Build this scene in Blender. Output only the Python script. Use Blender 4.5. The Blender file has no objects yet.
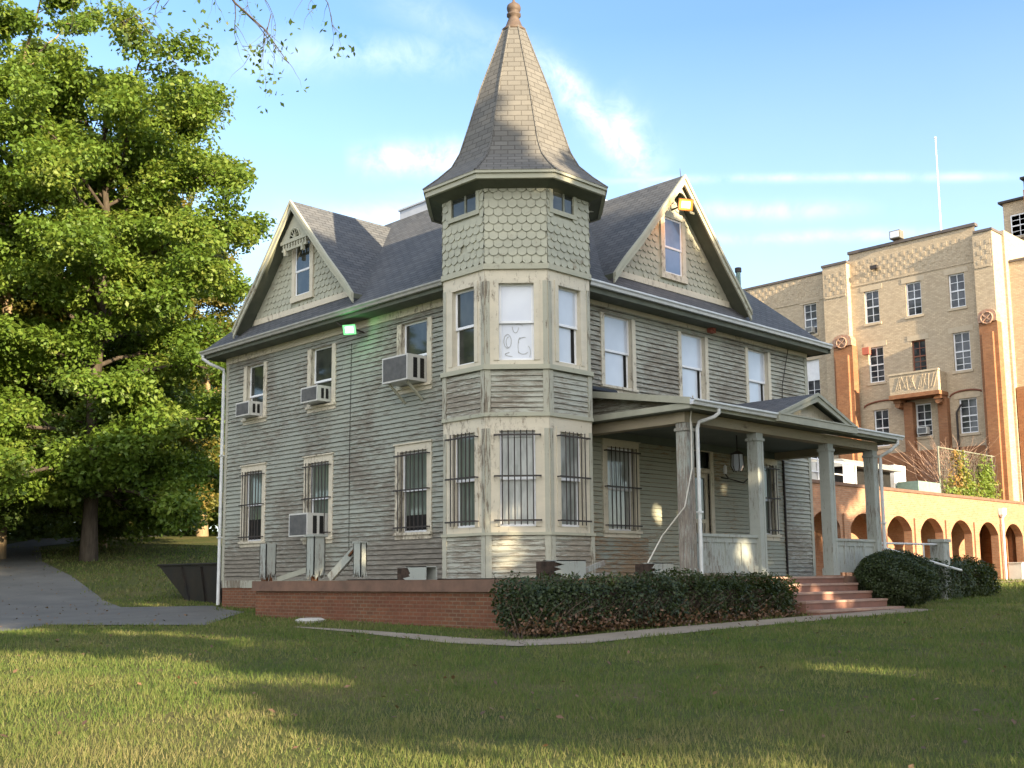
import bpy, math, random
import numpy as np
from mathutils import Vector, Matrix
R = math.radians
SC = bpy.context.scene
COL = SC.collection
# ------------------------------------------------------------------ camera
cam_data = bpy.data.cameras.new('camera')
cam = bpy.data.objects.new('camera', cam_data); COL.objects.link(cam)
CAMP = Vector((-17.023, -17.326, 0.943))
_yaw, _pitch, _roll = math.pi/4 + .0092, .1318, -.0086
_fw = Vector((math.cos(_yaw)*math.cos(_pitch), math.sin(_yaw)*math.cos(_pitch), math.sin(_pitch)))
_r0 = Vector((math.sin(_yaw), -math.cos(_yaw), 0)); _u0 = _r0.cross(_fw)
_rt = _r0*math.cos(_roll) + _u0*math.sin(_roll); _up = -_r0*math.sin(_roll) + _u0*math.cos(_roll)
cam.matrix_world = Matrix(((_rt.x, _up.x, -_fw.x, CAMP.x), (_rt.y, _up.y, -_fw.y, CAMP.y), (_rt.z, _up.z, -_fw.z, CAMP.z), (0, 0, 0, 1)))
cam_data.sensor_width = 36; cam_data.sensor_fit = 'HORIZONTAL'
cam_data.lens = 1104/1024*36
cam_data.shift_y = 48/1024
cam_data.clip_start = .1; cam_data.clip_end = 3000
SC.camera = cam
# ------------------------------------------------------------------ sky and sun
SUN_EL, SUN_PHI = 14.0, 83.5          # elevation; heading of the light measured from +X
sv = Vector((-math.cos(R(SUN_PHI))*math.cos(R(SUN_EL)), -math.sin(R(SUN_PHI))*math.cos(R(SUN_EL)), math.sin(R(SUN_EL))))
cA_, sA_ = math.cos(_yaw), math.sin(_yaw)
W = bpy.data.worlds.new('World'); SC.world = W; W.use_nodes = True
wn, wl = W.node_tree.nodes, W.node_tree.links
wn.clear()
wo = wn.new('ShaderNodeOutputWorld'); bg = wn.new('ShaderNodeBackground')
sky = wn.new('ShaderNodeTexSky'); sky.sky_type = 'NISHITA'; sky.sun_disc = False
sky.sun_elevation = R(SUN_EL); sky.sun_rotation = math.atan2(-sv.x, sv.y) % (2*math.pi)
sky.altitude = 0; sky.air_density = 1.0; sky.dust_density = .4; sky.ozone_density = 3.0
bg.inputs['Strength'].default_value = .125
wl.new(bg.outputs[0], wo.inputs[0])
def wmath(op, a, b=None, c=None, clamp=False):
    n = wn.new('ShaderNodeMath'); n.operation = op; n.use_clamp = clamp
    for i, x in enumerate((a, b, c)):
        if x is None: continue
        if isinstance(x, (int, float)): n.inputs[i].default_value = x
        else: wl.new(x, n.inputs[i])
    return n.outputs[0]
tc = wn.new('ShaderNodeTexCoord'); DIRV = tc.outputs['Generated']
def wdot(v):
    n = wn.new('ShaderNodeVectorMath'); n.operation = 'DOT_PRODUCT'
    wl.new(DIRV, n.inputs[0]); n.inputs[1].default_value = v
    return n.outputs['Value']
def wnoise(scale, detail=5, rough=.6, vec=None, dist=0):
    n = wn.new('ShaderNodeTexNoise'); n.inputs['Scale'].default_value = scale
    n.inputs['Detail'].default_value = detail; n.inputs['Roughness'].default_value = rough
    n.inputs['Distortion'].default_value = dist
    wl.new(vec or DIRV, n.inputs['Vector']); return n.outputs['Fac']
def streak(d1, d2, width, ext=.05, seed=9.0, amp=1.0, lo=.3, hi=.62):
    d1, d2 = Vector(d1).normalized(), Vector(d2).normalized()
    nrm = d1.cross(d2).normalized(); mid = (d1+d2).normalized(); tan = nrm.cross(mid).normalized()
    half = (d2-d1).length/2
    wob = wmath('MULTIPLY', wmath('SUBTRACT', wnoise(seed, 4), .5), width*1.6)
    q = wmath('DIVIDE', wmath('ADD', wdot(nrm), wob), width)
    g = wmath('POWER', 2.718, wmath('MULTIPLY', wmath('MULTIPLY', q, q), -1.0))
    t = wmath('ABSOLUTE', wdot(tan))
    e = wmath('DIVIDE', wmath('SUBTRACT', half+ext, t), ext*2, clamp=True)
    ahead = wmath('GREATER_THAN', wdot(mid), 0.0)
    tex = wmath('DIVIDE', wmath('SUBTRACT', wnoise(seed*2.3, 6, .65, dist=.4), lo), hi-lo, clamp=True)
    return wmath('MULTIPLY', wmath('MULTIPLY', wmath('MULTIPLY', g, e), wmath('MULTIPLY', ahead, tex)), amp)
clouds = [
    streak((.648, .622, .441), (.731, .582, .352), .012, .03, 14, .85),
    streak((.700, .590, .400), (.735, .580, .352), .018, .02, 18, .8),
    streak((.557, .747, .363), (.626, .687, .369), .012, .02, 13, .95),
    streak((.423, .796, .432), (.608, .655, .446), .016, .05, 11, .35),
    streak((.533, .696, .485), (.648, .622, .441), .018, .04, 9, .22),
    streak((.700, .600, .340), (.900, .320, .320), .0035, .05, 8, .42),
    streak((.750, .560, .316), (.838, .452, .309), .007, .04, 11, .4),
    streak((.770, .550, .292), (.900, .380, .285), .005, .05, 11, .36),
    streak((.480, .840, .300), (.690, .640, .330), .016, .06, 7, .5),
]
cs = clouds[0]
for c_ in clouds[1:]: cs = wmath('MAXIMUM', cs, c_)
# thin high veil that thickens towards the horizon
sepz = wn.new('ShaderNodeSeparateXYZ'); wl.new(DIRV, sepz.inputs[0])
veil = wmath('MULTIPLY', wmath('SUBTRACT', 1.0, wmath('DIVIDE', sepz.outputs['Z'], .46), clamp=True), .46, clamp=True)
veil = wmath('MULTIPLY', veil, wmath('ADD', .65, wmath('MULTIPLY', wnoise(5, 6, .6), .7)))
veil = wmath('MULTIPLY', veil, wmath('GREATER_THAN', sepz.outputs['Z'], -.02))
front = wdot((cA_, sA_, 0))
veil = wmath('MULTIPLY', veil, wmath('ADD', .75, wmath('MULTIPLY', front, .15)))
tot = wmath('MINIMUM', wmath('ADD', wmath('MULTIPLY', cs, .62), veil), 1.0)
# added bright cloud in the unseen sky behind the viewpoint, warm fill for the walls
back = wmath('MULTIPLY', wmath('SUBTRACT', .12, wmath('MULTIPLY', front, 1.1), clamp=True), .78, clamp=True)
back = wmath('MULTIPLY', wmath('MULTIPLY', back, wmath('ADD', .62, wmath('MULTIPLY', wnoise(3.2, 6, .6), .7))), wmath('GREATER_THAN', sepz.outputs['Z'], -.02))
mixc = wn.new('ShaderNodeMix'); mixc.data_type = 'RGBA'
wl.new(tot, mixc.inputs['Factor']); wl.new(sky.outputs[0], mixc.inputs['A'])
mixc.inputs['B'].default_value = (4.4, 4.5, 4.6, 1)
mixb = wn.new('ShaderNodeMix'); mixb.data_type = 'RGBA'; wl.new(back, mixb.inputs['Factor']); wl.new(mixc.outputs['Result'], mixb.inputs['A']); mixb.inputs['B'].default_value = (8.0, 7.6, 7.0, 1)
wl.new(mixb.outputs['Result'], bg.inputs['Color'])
sd = bpy.data.lights.new('sun', 'SUN'); sd.energy = 5.0; sd.angle = R(.5); sd.color = (1, .80, .52)
so = bpy.data.objects.new('sun', sd); COL.objects.link(so)
so.rotation_euler = sv.to_track_quat('Z', 'Y').to_euler()
vs = SC.view_settings
vs.view_transform = 'Standard'; vs.look = 'None'; vs.exposure = 1.82; vs.gamma = 1; vs.use_curve_mapping = False

# ------------------------------------------------------------------ helpers
def tag(o, label=None, cat=None, group=None, kind=None):
    if label: o['label'] = label
    if cat: o['category'] = cat
    if group: o['group'] = group
    if kind: o['kind'] = kind
    return o
def thing(name, label, cat, loc=(0, 0, 0), group=None):
    o = bpy.data.objects.new(name, None); COL.objects.link(o)
    o.empty_display_size = .3; o.location = loc
    return tag(o, label, cat, group)
def link(o, parent=None):
    COL.objects.link(o)
    if parent is not None:
        o.parent = parent
        # geometry is written in world coordinates: cancel the offsets of the parents
        off = Vector((0, 0, 0)); p = parent
        while p is not None: off += p.location; p = p.parent
        o.location = -off
    return o
class Fr:
    """wall frame: a along the wall, b outwards, z up"""
    def __init__(s, o, u, n): s.o, s.u, s.n = Vector(o), Vector(u), Vector(n)
    def __call__(s, a, b, z): return s.o + s.u*a + s.n*b + Vector((0, 0, z))
WF = Fr((0, 0, 0), (1, 0, 0), (0, 1, 0))
class MB:
    def __init__(s): s.v, s.f, s.m, s.uv = [], [], [], []
    def poly(s, pts, m=0, uv=None):
        k = len(s.v); s.v += [tuple(p) for p in pts]; s.f.append(list(range(k, k+len(pts)))); s.m.append(m); s.uv.append(uv)
    def box(s, x0, x1, y0, y1, z0, z1, m=0, fr=WF):
        p = [fr(x, y, z) for z in (z0, z1) for x, y in ((x0, y0), (x1, y0), (x1, y1), (x0, y1))]
        for q in ((0, 3, 2, 1), (4, 5, 6, 7), (0, 1, 5, 4), (1, 2, 6, 5), (2, 3, 7, 6), (3, 0, 4, 7)): s.poly([p[i] for i in q], m)
    def hexa(s, p, m=0):
        for q in ((0, 3, 2, 1), (4, 5, 6, 7), (0, 1, 5, 4), (1, 2, 6, 5), (2, 3, 7, 6), (3, 0, 4, 7)): s.poly([p[i] for i in q], m)
    def bar(s, p, q, w, t, m=0, up=(0, 0, 1)):
        p, q = Vector(p), Vector(q); d = (q-p).normalized(); up = Vector(up)
        a = d.cross(up)
        if a.length < 1e-4: a = d.cross(Vector((1, 0, 0)))
        a.normalize(); b = a.cross(d).normalized()
        c = [(-w/2, -t/2), (w/2, -t/2), (w/2, t/2), (-w/2, t/2)]
        s.hexa([p+a*i+b*j for i, j in c] + [q+a*i+b*j for i, j in c], m)
    def tube(s, pts, radii, n=6, m=0, cap=True):
        pts = [Vector(p) for p in pts]
        if isinstance(radii, (int, float)): radii = [radii]*len(pts)
        rings = []; pa = None
        for i, p in enumerate(pts):
            d = (pts[min(i+1, len(pts)-1)] - pts[max(i-1, 0)])
            d = d.normalized() if d.length > 1e-9 else Vector((0, 0, 1))
            a = d.cross(Vector((0, 0, 1))) if pa is None else pa - d*pa.dot(d)
            if a.length < 1e-3: a = d.cross(Vector((1, 0, 0)))
            a.normalize(); pa = a; b = d.cross(a)
            k = len(s.v)
            s.v += [tuple(p + (a*math.cos(2*math.pi*j/n) + b*math.sin(2*math.pi*j/n))*radii[i]) for j in range(n)]
            rings.append(k)
        for i in range(len(pts)-1):
            for j in range(n):
                s.f.append([rings[i]+j, rings[i]+(j+1) % n, rings[i+1]+(j+1) % n, rings[i+1]+j]); s.m.append(m); s.uv.append(None)
        if cap:
            s.f.append([rings[0]+j for j in range(n)][::-1]); s.m.append(m); s.uv.append(None)
            s.f.append([rings[-1]+j for j in range(n)]); s.m.append(m); s.uv.append(None)
    def lathe(s, c, prof, n=12, m=0):
        s.tube([Vector(c)+Vector((0, 0, z)) for r, z in prof], [r for r, z in prof], n, m)
    def prism(s, pts, off, m=0, ms=None):
        """planar outline pts extruded by the vector off"""
        off = Vector(off); q = [Vector(p)+off for p in pts]
        s.poly(pts, m); s.poly(q[::-1], m)
        for i in range(len(pts)):
            j = (i+1) % len(pts); s.poly([pts[i], pts[j], q[j], q[i]], m if ms is None else ms)
    def build(s, name, mats, parent=None, label=None, smooth=False):
        me = bpy.data.meshes.new(name); me.from_pydata(s.v, [], s.f)
        mats = mats if isinstance(mats, (list, tuple)) else [mats]
        for m in mats: me.materials.append(m)
        me.polygons.foreach_set('material_index', s.m)
        uvl = me.uv_layers.new(name='UVMap'); data = np.zeros((len(me.loops), 2), np.float32); k = 0
        V = s.v
        for f, u in zip(s.f, s.uv):
            n = len(f)
            if u is not None: data[k:k+n] = u
            else:
                p0, p1, p2 = Vector(V[f[0]]), Vector(V[f[1]]), Vector(V[f[2]])
                nn = (p1-p0).cross(p2-p0)
                if nn.length < 1e-12: nn = Vector((0, 0, 1))
                nn.normalize()
                if abs(nn.z) > .8:
                    for i in range(n): data[k+i] = V[f[i]][0], V[f[i]][1]
                else:
                    t = Vector((-nn.y, nn.x, 0)).normalized(); w = nn.cross(t)
                    for i in range(n):
                        q = Vector(V[f[i]]); data[k+i] = q.dot(t), q.dot(w)*(1 if w.z > 0 else -1)
            k += n
        uvl.data.foreach_set('uv', data.ravel())
        if smooth: me.polygons.foreach_set('use_smooth', [True]*len(me.polygons))
        me.update()
        o = bpy.data.objects.new(name, me); link(o, parent)
        if label: o['label'] = label
        return o
def mesh_np(name, verts, faces, mat, parent=None, rnd=None, smooth=False):
    me = bpy.data.meshes.new(name)
    nv, (nf, k) = len(verts), faces.shape
    me.vertices.add(nv); me.vertices.foreach_set('co', np.asarray(verts, np.float32).ravel())
    me.loops.add(nf*k); me.loops.foreach_set('vertex_index', faces.astype(np.int32).ravel())
    me.polygons.add(nf); me.polygons.foreach_set('loop_start', np.arange(0, nf*k, k, dtype=np.int32))
    me.materials.append(mat)
    if rnd is not None:
        at = me.attributes.new('rnd', 'FLOAT', 'FACE'); at.data.foreach_set('value', np.asarray(rnd, np.float32))
    me.update(calc_edges=True); me.validate()
    o = bpy.data.objects.new(name, me); link(o, parent)
    return o
# ------------------------------------------------------------------ materials
class NT:
    def __init__(s, name):
        s.mat = bpy.data.materials.new(name); s.mat.use_nodes = True
        s.n, s.l = s.mat.node_tree.nodes, s.mat.node_tree.links
        s.p = s.n['Principled BSDF']; s.out = s.n['Material Output']
        s.tc = s.n.new('ShaderNodeTexCoord')
    def map(s, scale=(1, 1, 1), src='Object', loc=(0, 0, 0)):
        m = s.n.new('ShaderNodeMapping'); m.inputs['Scale'].default_value = scale; m.inputs['Location'].default_value = loc
        s.l.new(s.tc.outputs[src], m.inputs['Vector']); return m.outputs[0]
    def noise(s, scale=1, detail=5, rough=.6, vec=None, dist=0):
        t = s.n.new('ShaderNodeTexNoise')
        for k, v in (('Scale', scale), ('Detail', detail), ('Roughness', rough), ('Distortion', dist)): t.inputs[k].default_value = v
        s.l.new(vec if vec is not None else s.tc.outputs['Object'], t.inputs['Vector']); return t.outputs['Fac']
    def ramp(s, fac, stops):
        r = s.n.new('ShaderNodeValToRGB'); e = r.color_ramp.elements
        while len(e) < len(stops): e.new(.5)
        for el, (p, c) in zip(e, stops): el.position = p; el.color = (*c, 1) if len(c) == 3 else c
        s.l.new(fac, r.inputs[0]); return r.outputs[0]
    def step(s, fac, lo, hi): return s.ramp(fac, [(lo, (0, 0, 0)), (hi, (1, 1, 1))])
    def mix(s, fac, a, b, mode='MIX'):
        m = s.n.new('ShaderNodeMix'); m.data_type = 'RGBA'; m.blend_type = mode
        for k, x in (('Factor', fac), ('A', a), ('B', b)):
            if isinstance(x, (int, float)): m.inputs[k].default_value = x if k == 'Factor' else (x, x, x, 1)
            elif isinstance(x, tuple): m.inputs[k].default_value = (*x, 1)
            else: s.l.new(x, m.inputs[k])
        return m.outputs['Result']
    def math(s, op, a, b=0.0, clamp=False):
        m = s.n.new('ShaderNodeMath'); m.operation = op; m.use_clamp = clamp
        for i, x in enumerate((a, b)):
            if isinstance(x, (int, float)): m.inputs[i].default_value = x
            else: s.l.new(x, m.inputs[i])
        return m.outputs[0]
    def bump(s, hgt, strength=.4, dist=.02):
        b = s.n.new('ShaderNodeBump'); b.inputs['Strength'].default_value = strength; b.inputs['Distance'].default_value = dist
        s.l.new(hgt, b.inputs['Height']); s.l.new(b.outputs[0], s.p.inputs['Normal'])
    def attr(s, name):
        a = s.n.new('ShaderNodeAttribute'); a.attribute_name = name; return a.outputs['Fac']
    def col(s, c):
        if isinstance(c, tuple): s.p.inputs['Base Color'].default_value = (*c, 1)
        else: s.l.new(c, s.p.inputs['Base Color'])
    def fin(s, rough=.7, spec=.3, metal=0):
        if isinstance(rough, (int, float)): s.p.inputs['Roughness'].default_value = rough
        else: s.l.new(rough, s.p.inputs['Roughness'])
        s.p.inputs['Specular IOR Level'].default_value = spec; s.p.inputs['Metallic'].default_value = metal
        return s.mat
def plain(name, c, c2=None, scale=4, rough=.7, spec=.3, metal=0, bump=0, stretch=(1, 1, 1)):
    t = NT(name); v = t.map(stretch)
    f = t.noise(scale, 6, .65, v)
    c2 = c2 or tuple(x*.75 for x in c)
    t.col(t.mix(t.step(f, .35, .65), c, c2))
    if bump: t.bump(t.noise(scale*6, 4, .6, v), bump, .01)
    return t.fin(rough, spec, metal)
def peeling(name, paint, paint2, bare, lo=.52, hi=.6, sx=1.3, sz=13, zdir=True, bump=.35, low=0):
    """old paint flaking off boards that run level (zdir) or upright"""
    t = NT(name)
    sc = (sx, sx, sz) if zdir else (sz, sz, sx)
    fine = t.noise(2.2, 8, .72, t.map(sc), .3)
    wide = t.noise(.45, 4, .6)
    grit = t.noise(26, 3, .7, t.map((1, 1, 1.6)))
    mask = t.math('ADD', t.math('MULTIPLY', fine, .72), t.math('ADD', t.math('MULTIPLY', wide, .48), t.math('MULTIPLY', grit, .10)))
    if low:
        sx_ = t.n.new('ShaderNodeSeparateXYZ'); t.l.new(t.tc.outputs['Object'], sx_.inputs[0])
        mask = t.math('ADD', mask, t.math('MULTIPLY', t.math('MULTIPLY', t.math('SUBTRACT', 2.6, sx_.outputs['Z']), .09, True), low))
    m = t.step(mask, lo+.12, hi+.12)
    base = t.mix(t.step(t.noise(1.1, 5, .7, t.map((1, 1, 2.5))), .35, .68), paint, paint2)
    bw = t.mix(t.step(t.noise(3, 7, .75, t.map(sc)), .35, .7), bare, tuple(x*.34 for x in bare))
    t.col(t.mix(m, base, bw))
    t.bump(t.math('SUBTRACT', t.math('MULTIPLY', grit, .4), m), bump, .004)
    return t.fin(.75, .25)
def brick(name, c1, c2, mortar, bw=.215, bh=.075, ms=.012, off=.5, patch=None, bump=.5, rough=.85):
    t = NT(name); b = t.n.new('ShaderNodeTexBrick')
    t.l.new(t.tc.outputs['UV'], b.inputs['Vector'])
    for k, v in (('Scale', 1), ('Brick Width', bw), ('Row Height', bh), ('Mortar Size', ms), ('Mortar Smooth', .2), ('Bias', 0)): b.inputs[k].default_value = v
    b.offset = off
    b.inputs['Color1'].default_value = (*c1, 1); b.inputs['Color2'].default_value = (*c2, 1); b.inputs['Mortar'].default_value = (*mortar, 1)
    c = b.outputs['Color']
    f = t.noise(.8, 6, .65)
    c = t.mix(t.math('MULTIPLY', t.step(f, .4, .7), .55), c, patch or tuple(x*.6 for x in c1))
    f2 = t.noise(14, 4, .7)
    c = t.mix(t.math('MULTIPLY', t.step(f2, .45, .7), .25), c, tuple(x*.5 for x in c1))
    f3 = t.noise(3.2, 5, .75, t.map((1, 1, 2.2)))
    c = t.mix(t.math('MULTIPLY', t.step(f3, .42, .62), .35), c, tuple(x*.62 for x in c2))
    t.col(c)
    t.bump(t.math('SUBTRACT', t.math('MULTIPLY', f2, .3), b.outputs['Fac']), bump, .006)
    return t.fin(rough, .2)
def leafmat(name, stops, trans=.35, rough=.5):
    t = NT(name)
    c = t.ramp(t.math('ADD', t.math('MULTIPLY', t.attr('rnd'), .6), t.math('MULTIPLY', t.noise(.35, 3, .6), .4)), stops)
    t.col(c); t.fin(rough, .35)
    tr = t.n.new('ShaderNodeBsdfTranslucent'); t.l.new(t.mix(.35, c, (.5, .6, .05), 'MIX'), tr.inputs['Color'])
    ms = t.n.new('ShaderNodeMixShader'); ms.inputs[0].default_value = trans
    t.l.new(t.p.outputs[0], ms.inputs[1]); t.l.new(tr.outputs[0], ms.inputs[2]); t.l.new(ms.outputs[0], t.out.inputs['Surface'])
    return t.mat
def emit(name, c, s):
    t = NT(name); t.col((.04, .04, .04)); t.p.inputs['Emission Color'].default_value = (*c, 1); t.p.inputs['Emission Strength'].default_value = s
    return t.fin(.3)
def glassmat(name, c1, c2=None, scale=(1, 1, 1), ns=3, rough=.04):
    """window glass with what hangs close behind it: reflective coat over curtain, blind, dark room or painted reflection"""
    t = NT(name)
    t.col(t.mix(t.step(t.noise(ns, 3, .5, t.map(scale)), .38, .62), c1, c2 or c1))
    t.p.inputs['Coat Weight'].default_value = 1; t.p.inputs['Coat Roughness'].default_value = rough; t.p.inputs['Coat IOR'].default_value = 1.5
    t.bump(t.noise(1.3, 2, .5), .05, .02)
    return t.fin(.8, .1)
M = {}
M['siding'] = peeling('green_grey_clapboard', (.300, .315, .275), (.268, .287, .256), (.255, .232, .195), .52, .60, low=.9)
M['siding_worn'] = peeling('worn_clapboard', (.385, .39, .335), (.335, .345, .30), (.30, .27, .22), .505, .585, low=.6)
M['siding_porch'] = peeling('porch_clapboard', (.30, .315, .26), (.33, .335, .28), (.36, .25, .15), .57, .63)
M['cream'] = peeling('cream_trim', (.60, .55, .445), (.51, .475, .39), (.33, .28, .22), .58, .67, 5, 2.0)
M['corner'] = peeling('green_corner_board', (.39, .385, .32), (.345, .345, .29), (.235, .20, .155), .55, .62, 1.2, 10, False)
M['scale'] = peeling('green_fish_scale', (.405, .405, .325), (.33, .335, .275), (.30, .26, .19), .60, .70, 2, 2, True, .2)
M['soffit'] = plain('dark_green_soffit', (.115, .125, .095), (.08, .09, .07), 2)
M['rake'] = peeling('rake_paint', (.40, .39, .31), (.35, .36, .29), (.25, .22, .18), .60, .70, 3, 3)
M['rake_dark'] = plain('dull_green_rake', (.22, .23, .19), (.17, .185, .15), 3)
M['trim_green'] = plain('pale_green_trim', (.36, .36, .295), (.30, .305, .25), 3, bump=.1)
M['gutter'] = plain('white_gutter', (.62, .64, .65), (.5, .52, .53), 3, .4, .5)
M['gutter_old'] = plain('dull_gutter', (.36, .36, .33), (.27, .27, .25), 3, .5, .4)
M['vinyl'] = plain('white_vinyl', (.78, .80, .84), (.68, .70, .74), 3, .4)
M['bar'] = plain('dark_iron', (.035, .033, .035), (.05, .04, .035), 8, .6)
M['glass'] = glassmat('dark_window_glass', (.018, .022, .02), (.045, .05, .042), (1, 1, 1), 2)
M['glass_curtain'] = glassmat('curtained_glass', (.17, .20, .175), (.075, .095, .08), (26, 26, .3), 1)
M['glass_white'] = glassmat('blind_behind_glass', (.60, .64, .72), (.55, .59, .68), (1, 1, 1), 2)
M['glass_sky'] = glassmat('pale_blind_glass', (.55, .60, .68), (.47, .52, .60), (1, 1, 1), 1)
M['glass_mid'] = glassmat('curtain_and_reflection_glass', (.36, .38, .37), (.20, .22, .21), (3, 3, .8), 2)  # tone stands for pale curtain and for bright reflections painted in
M['glass_blue'] = glassmat('painted_sky_reflection_glass', (.17, .23, .36), (.12, .17, .27), (1, 1, 1), 2)  # blue of the reflected sky painted into the pane colour
M['gap'] = plain('dark_room_gap', (.008, .008, .008), (.012, .011, .01), 2)
def shingle(name, c1, c2, gap, bw=.3, bh=.14, ms=.006, bump=.8, streakc=None):
    t = NT(name); b = t.n.new('ShaderNodeTexBrick'); t.l.new(t.tc.outputs['UV'], b.inputs['Vector'])
    for k, v in (('Scale', 1), ('Brick Width', bw), ('Row Height', bh), ('Mortar Size', ms), ('Mortar Smooth', .1), ('Bias', 0)): b.inputs[k].default_value = v
    b.inputs['Color1'].default_value = (*c1, 1); b.inputs['Color2'].default_value = (*c2, 1); b.inputs['Mortar'].default_value = (*gap, 1)
    f = t.noise(.9, 6, .7, t.map((1, 1, .5)))
    c = t.mix(t.math('MULTIPLY', t.step(f, .4, .7), .5), b.outputs['Color'], streakc or tuple(x*.7 for x in c1))
    g = t.noise(60, 2, .6)
    c = t.mix(t.math('MULTIPLY', g, .3), c, tuple(min(1, x*1.6) for x in c2))
    t.col(c); t.bump(t.math('SUBTRACT', t.math('MULTIPLY', g, .25), b.outputs['Fac']), bump, .012)
    return t.fin(.85, .25)
M['shingle'] = shingle('charcoal_shingle', (.053, .060, .070), (.092, .098, .108), (.02, .021, .025), ms=.012, bump=1.0, streakc=(.112, .112, .112))
M['spire'] = shingle('weathered_grey_shingle', (.135, .131, .123), (.098, .096, .092), (.05, .045, .04), .30, .14, .009, .9, (.11, .105, .095))
M['copper'] = plain('rusty_finial_metal', (.115, .082, .064), (.085, .066, .055), 6, .65, .3, .1)
M['beam'] = peeling('olive_beam_paint', (.33, .285, .205), (.28, .25, .19), (.22, .17, .12), .60, .68, 1.5, 8)
M['siding_bare'] = peeling('bare_orange_clapboard', (.27, .30, .26), (.30, .32, .275), (.36, .25, .155), .46, .56)
M['rust_black'] = plain('rusty_black_steel', (.013, .013, .014), (.026, .02, .016), 2.5, .55, .4, bump=.15)
M['tread'] = plain('worn_red_tread', (.36, .25, .20), (.28, .185, .15), 3, .8, .25, bump=.2)
M['terra'] = brick('red_brick', (.20, .085, .045), (.135, .06, .036), (.18, .13, .09), patch=(.17, .06, .04))
M['coping'] = plain('brown_stone_coping', (.19, .115, .085), (.13, .085, .065), 3, .85, .2, bump=.3)
M['step_red'] = plain('red_painted_concrete', (.235, .118, .09), (.18, .10, .08), 2.5, .8, .25, bump=.2)
M['floor'] = plain('porch_floor', (.18, .14, .12), (.13, .11, .1), 3)
M['ceiling'] = plain('porch_ceiling', (.14, .165, .15), (.115, .135, .125), 2)
M['post_blue'] = peeling('blue_grey_post', (.34, .36, .335), (.30, .325, .30), (.25, .22, .19), .57, .66, 1.5, 9, False)
M['post_worn'] = peeling('bare_worn_post', (.32, .36, .34), (.33, .33, .29), (.30, .265, .23), .44, .54, 1.3, 9, False)
M['rust'] = plain('rotten_wood', (.20, .085, .035), (.06, .04, .03), 9, .9, .1, bump=.6)
M['rot_shade_dark'] = plain('black_rot_and_shade', (.03, .024, .02), (.07, .05, .04), 9, .9, .1, bump=.6)
M['ac'] = plain('white_appliance', (.56, .56, .54), (.48, .48, .46), 3, .5)
M['acg'] = plain('grey_grille', (.16, .165, .17), (.11, .115, .12), 6, .6)
M['black'] = plain('black_plastic', (.012, .012, .013), (.02, .02, .02), 4, .5)
M['copal'] = plain('corroded_green', (.20, .30, .27), (.15, .22, .2), 5)
M['alarm'] = plain('alarm_red', (.42, .13, .09), (.34, .11, .08), 5)
M['wire'] = plain('pale_cable', (.62, .60, .54), (.5, .48, .44), 5)
# ------------------------------------------------------------------ terrain
cA, sA = math.cos(_yaw), math.sin(_yaw)
def np_h(x, y):
    dx, dy = x-CAMP.x, y-CAMP.y
    u = dx*cA+dy*sA; v = dx*sA-dy*cA
    hl = np.interp(u, [-200, -20, 0, 20, 30, 36, 48, 70, 100, 600], [-3, -1.2, -.68, 0, .08, .35, 1.8, 3.7, 5.2, 9])
    hr = np.interp(u, [-200, -20, 0, 20, 50, 80, 600], [-3, -1.2, -.68, 0, .62, 1, 2])
    w = np.clip((v+10)/7, 0, 1); w = w*w*(3-2*w)
    return hl*(1-w)+hr*w
def gh(x, y): return float(np_h(np.float64(x), np.float64(y)))
def ground_strip(name, left, right, mat, lift, nsub=10, ncross=5):
    """sheet draped on the terrain between two polylines of equal length"""
    mb = MB(); rows = []
    for i in range(len(left)-1):
        for k in range(nsub + (1 if i == len(left)-2 else 0)):
            t = k/nsub
            a = Vector(left[i]).lerp(Vector(left[i+1]), t); b = Vector(right[i]).lerp(Vector(right[i+1]), t)
            rows.append([a.lerp(b, j/ncross) for j in range(ncross+1)])
    P = [[(q.x, q.y, gh(q.x, q.y)+lift) for q in r] for r in rows]
    for i in range(len(P)-1):
        for j in range(ncross): mb.poly([P[i][j], P[i][j+1], P[i+1][j+1], P[i+1][j]])
    return tag(mb.build(name, mat, smooth=True), kind='structure')
t = NT('lawn_ground')
f = t.noise(.33, 6, .65); f2 = t.noise(2.6, 6, .7); f3 = t.noise(24, 4, .7)
c = t.ramp(f, [(.3, (.052, .080, .022)), (.5, (.092, .108, .034)), (.7, (.165, .14, .06))])
c = t.mix(t.math('MULTIPLY', t.step(f2, .42, .7), .6), c, (.13, .115, .055))
c = t.mix(t.math('MULTIPLY', t.step(f3, .4, .7), .5), c, (.03, .038, .014))
t.col(c); t.bump(f3, .9, .05); M['ground'] = t.fin(.95, .1)
xs = np.unique(np.concatenate([np.arange(-500, -60, 40), np.arange(-60, -26, 4), np.arange(-26, 34, .8), np.arange(34, 80, 3), np.arange(80, 620, 40)]))
ys = np.unique(np.concatenate([np.arange(-500, -60, 40), np.arange(-60, -26, 4), np.arange(-26, 40, .8), np.arange(40, 90, 3), np.arange(90, 620, 40)]))
X, Y = np.meshgrid(xs, ys, indexing='ij')
V = np.stack([X, Y, np_h(X, Y)], -1).reshape(-1, 3)
ny = len(ys); I, J = np.meshgrid(np.arange(len(xs)-1), np.arange(ny-1), indexing='ij'); k = (I*ny+J).ravel()
g = mesh_np('ground', V, np.stack([k, k+ny, k+ny+1, k+1], 1), M['ground']); tag(g, kind='structure')
g.data.polygons.foreach_set('use_smooth', [True]*len(g.data.polygons))
t = NT('asphalt'); f = t.noise(.7, 6, .7); f2 = t.noise(40, 3, .7)
c = t.ramp(f, [(.35, (.10, .10, .097)), (.65, (.145, .142, .135))]); c = t.mix(t.math('MULTIPLY', f2, .35), c, (.16, .16, .16))
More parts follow.
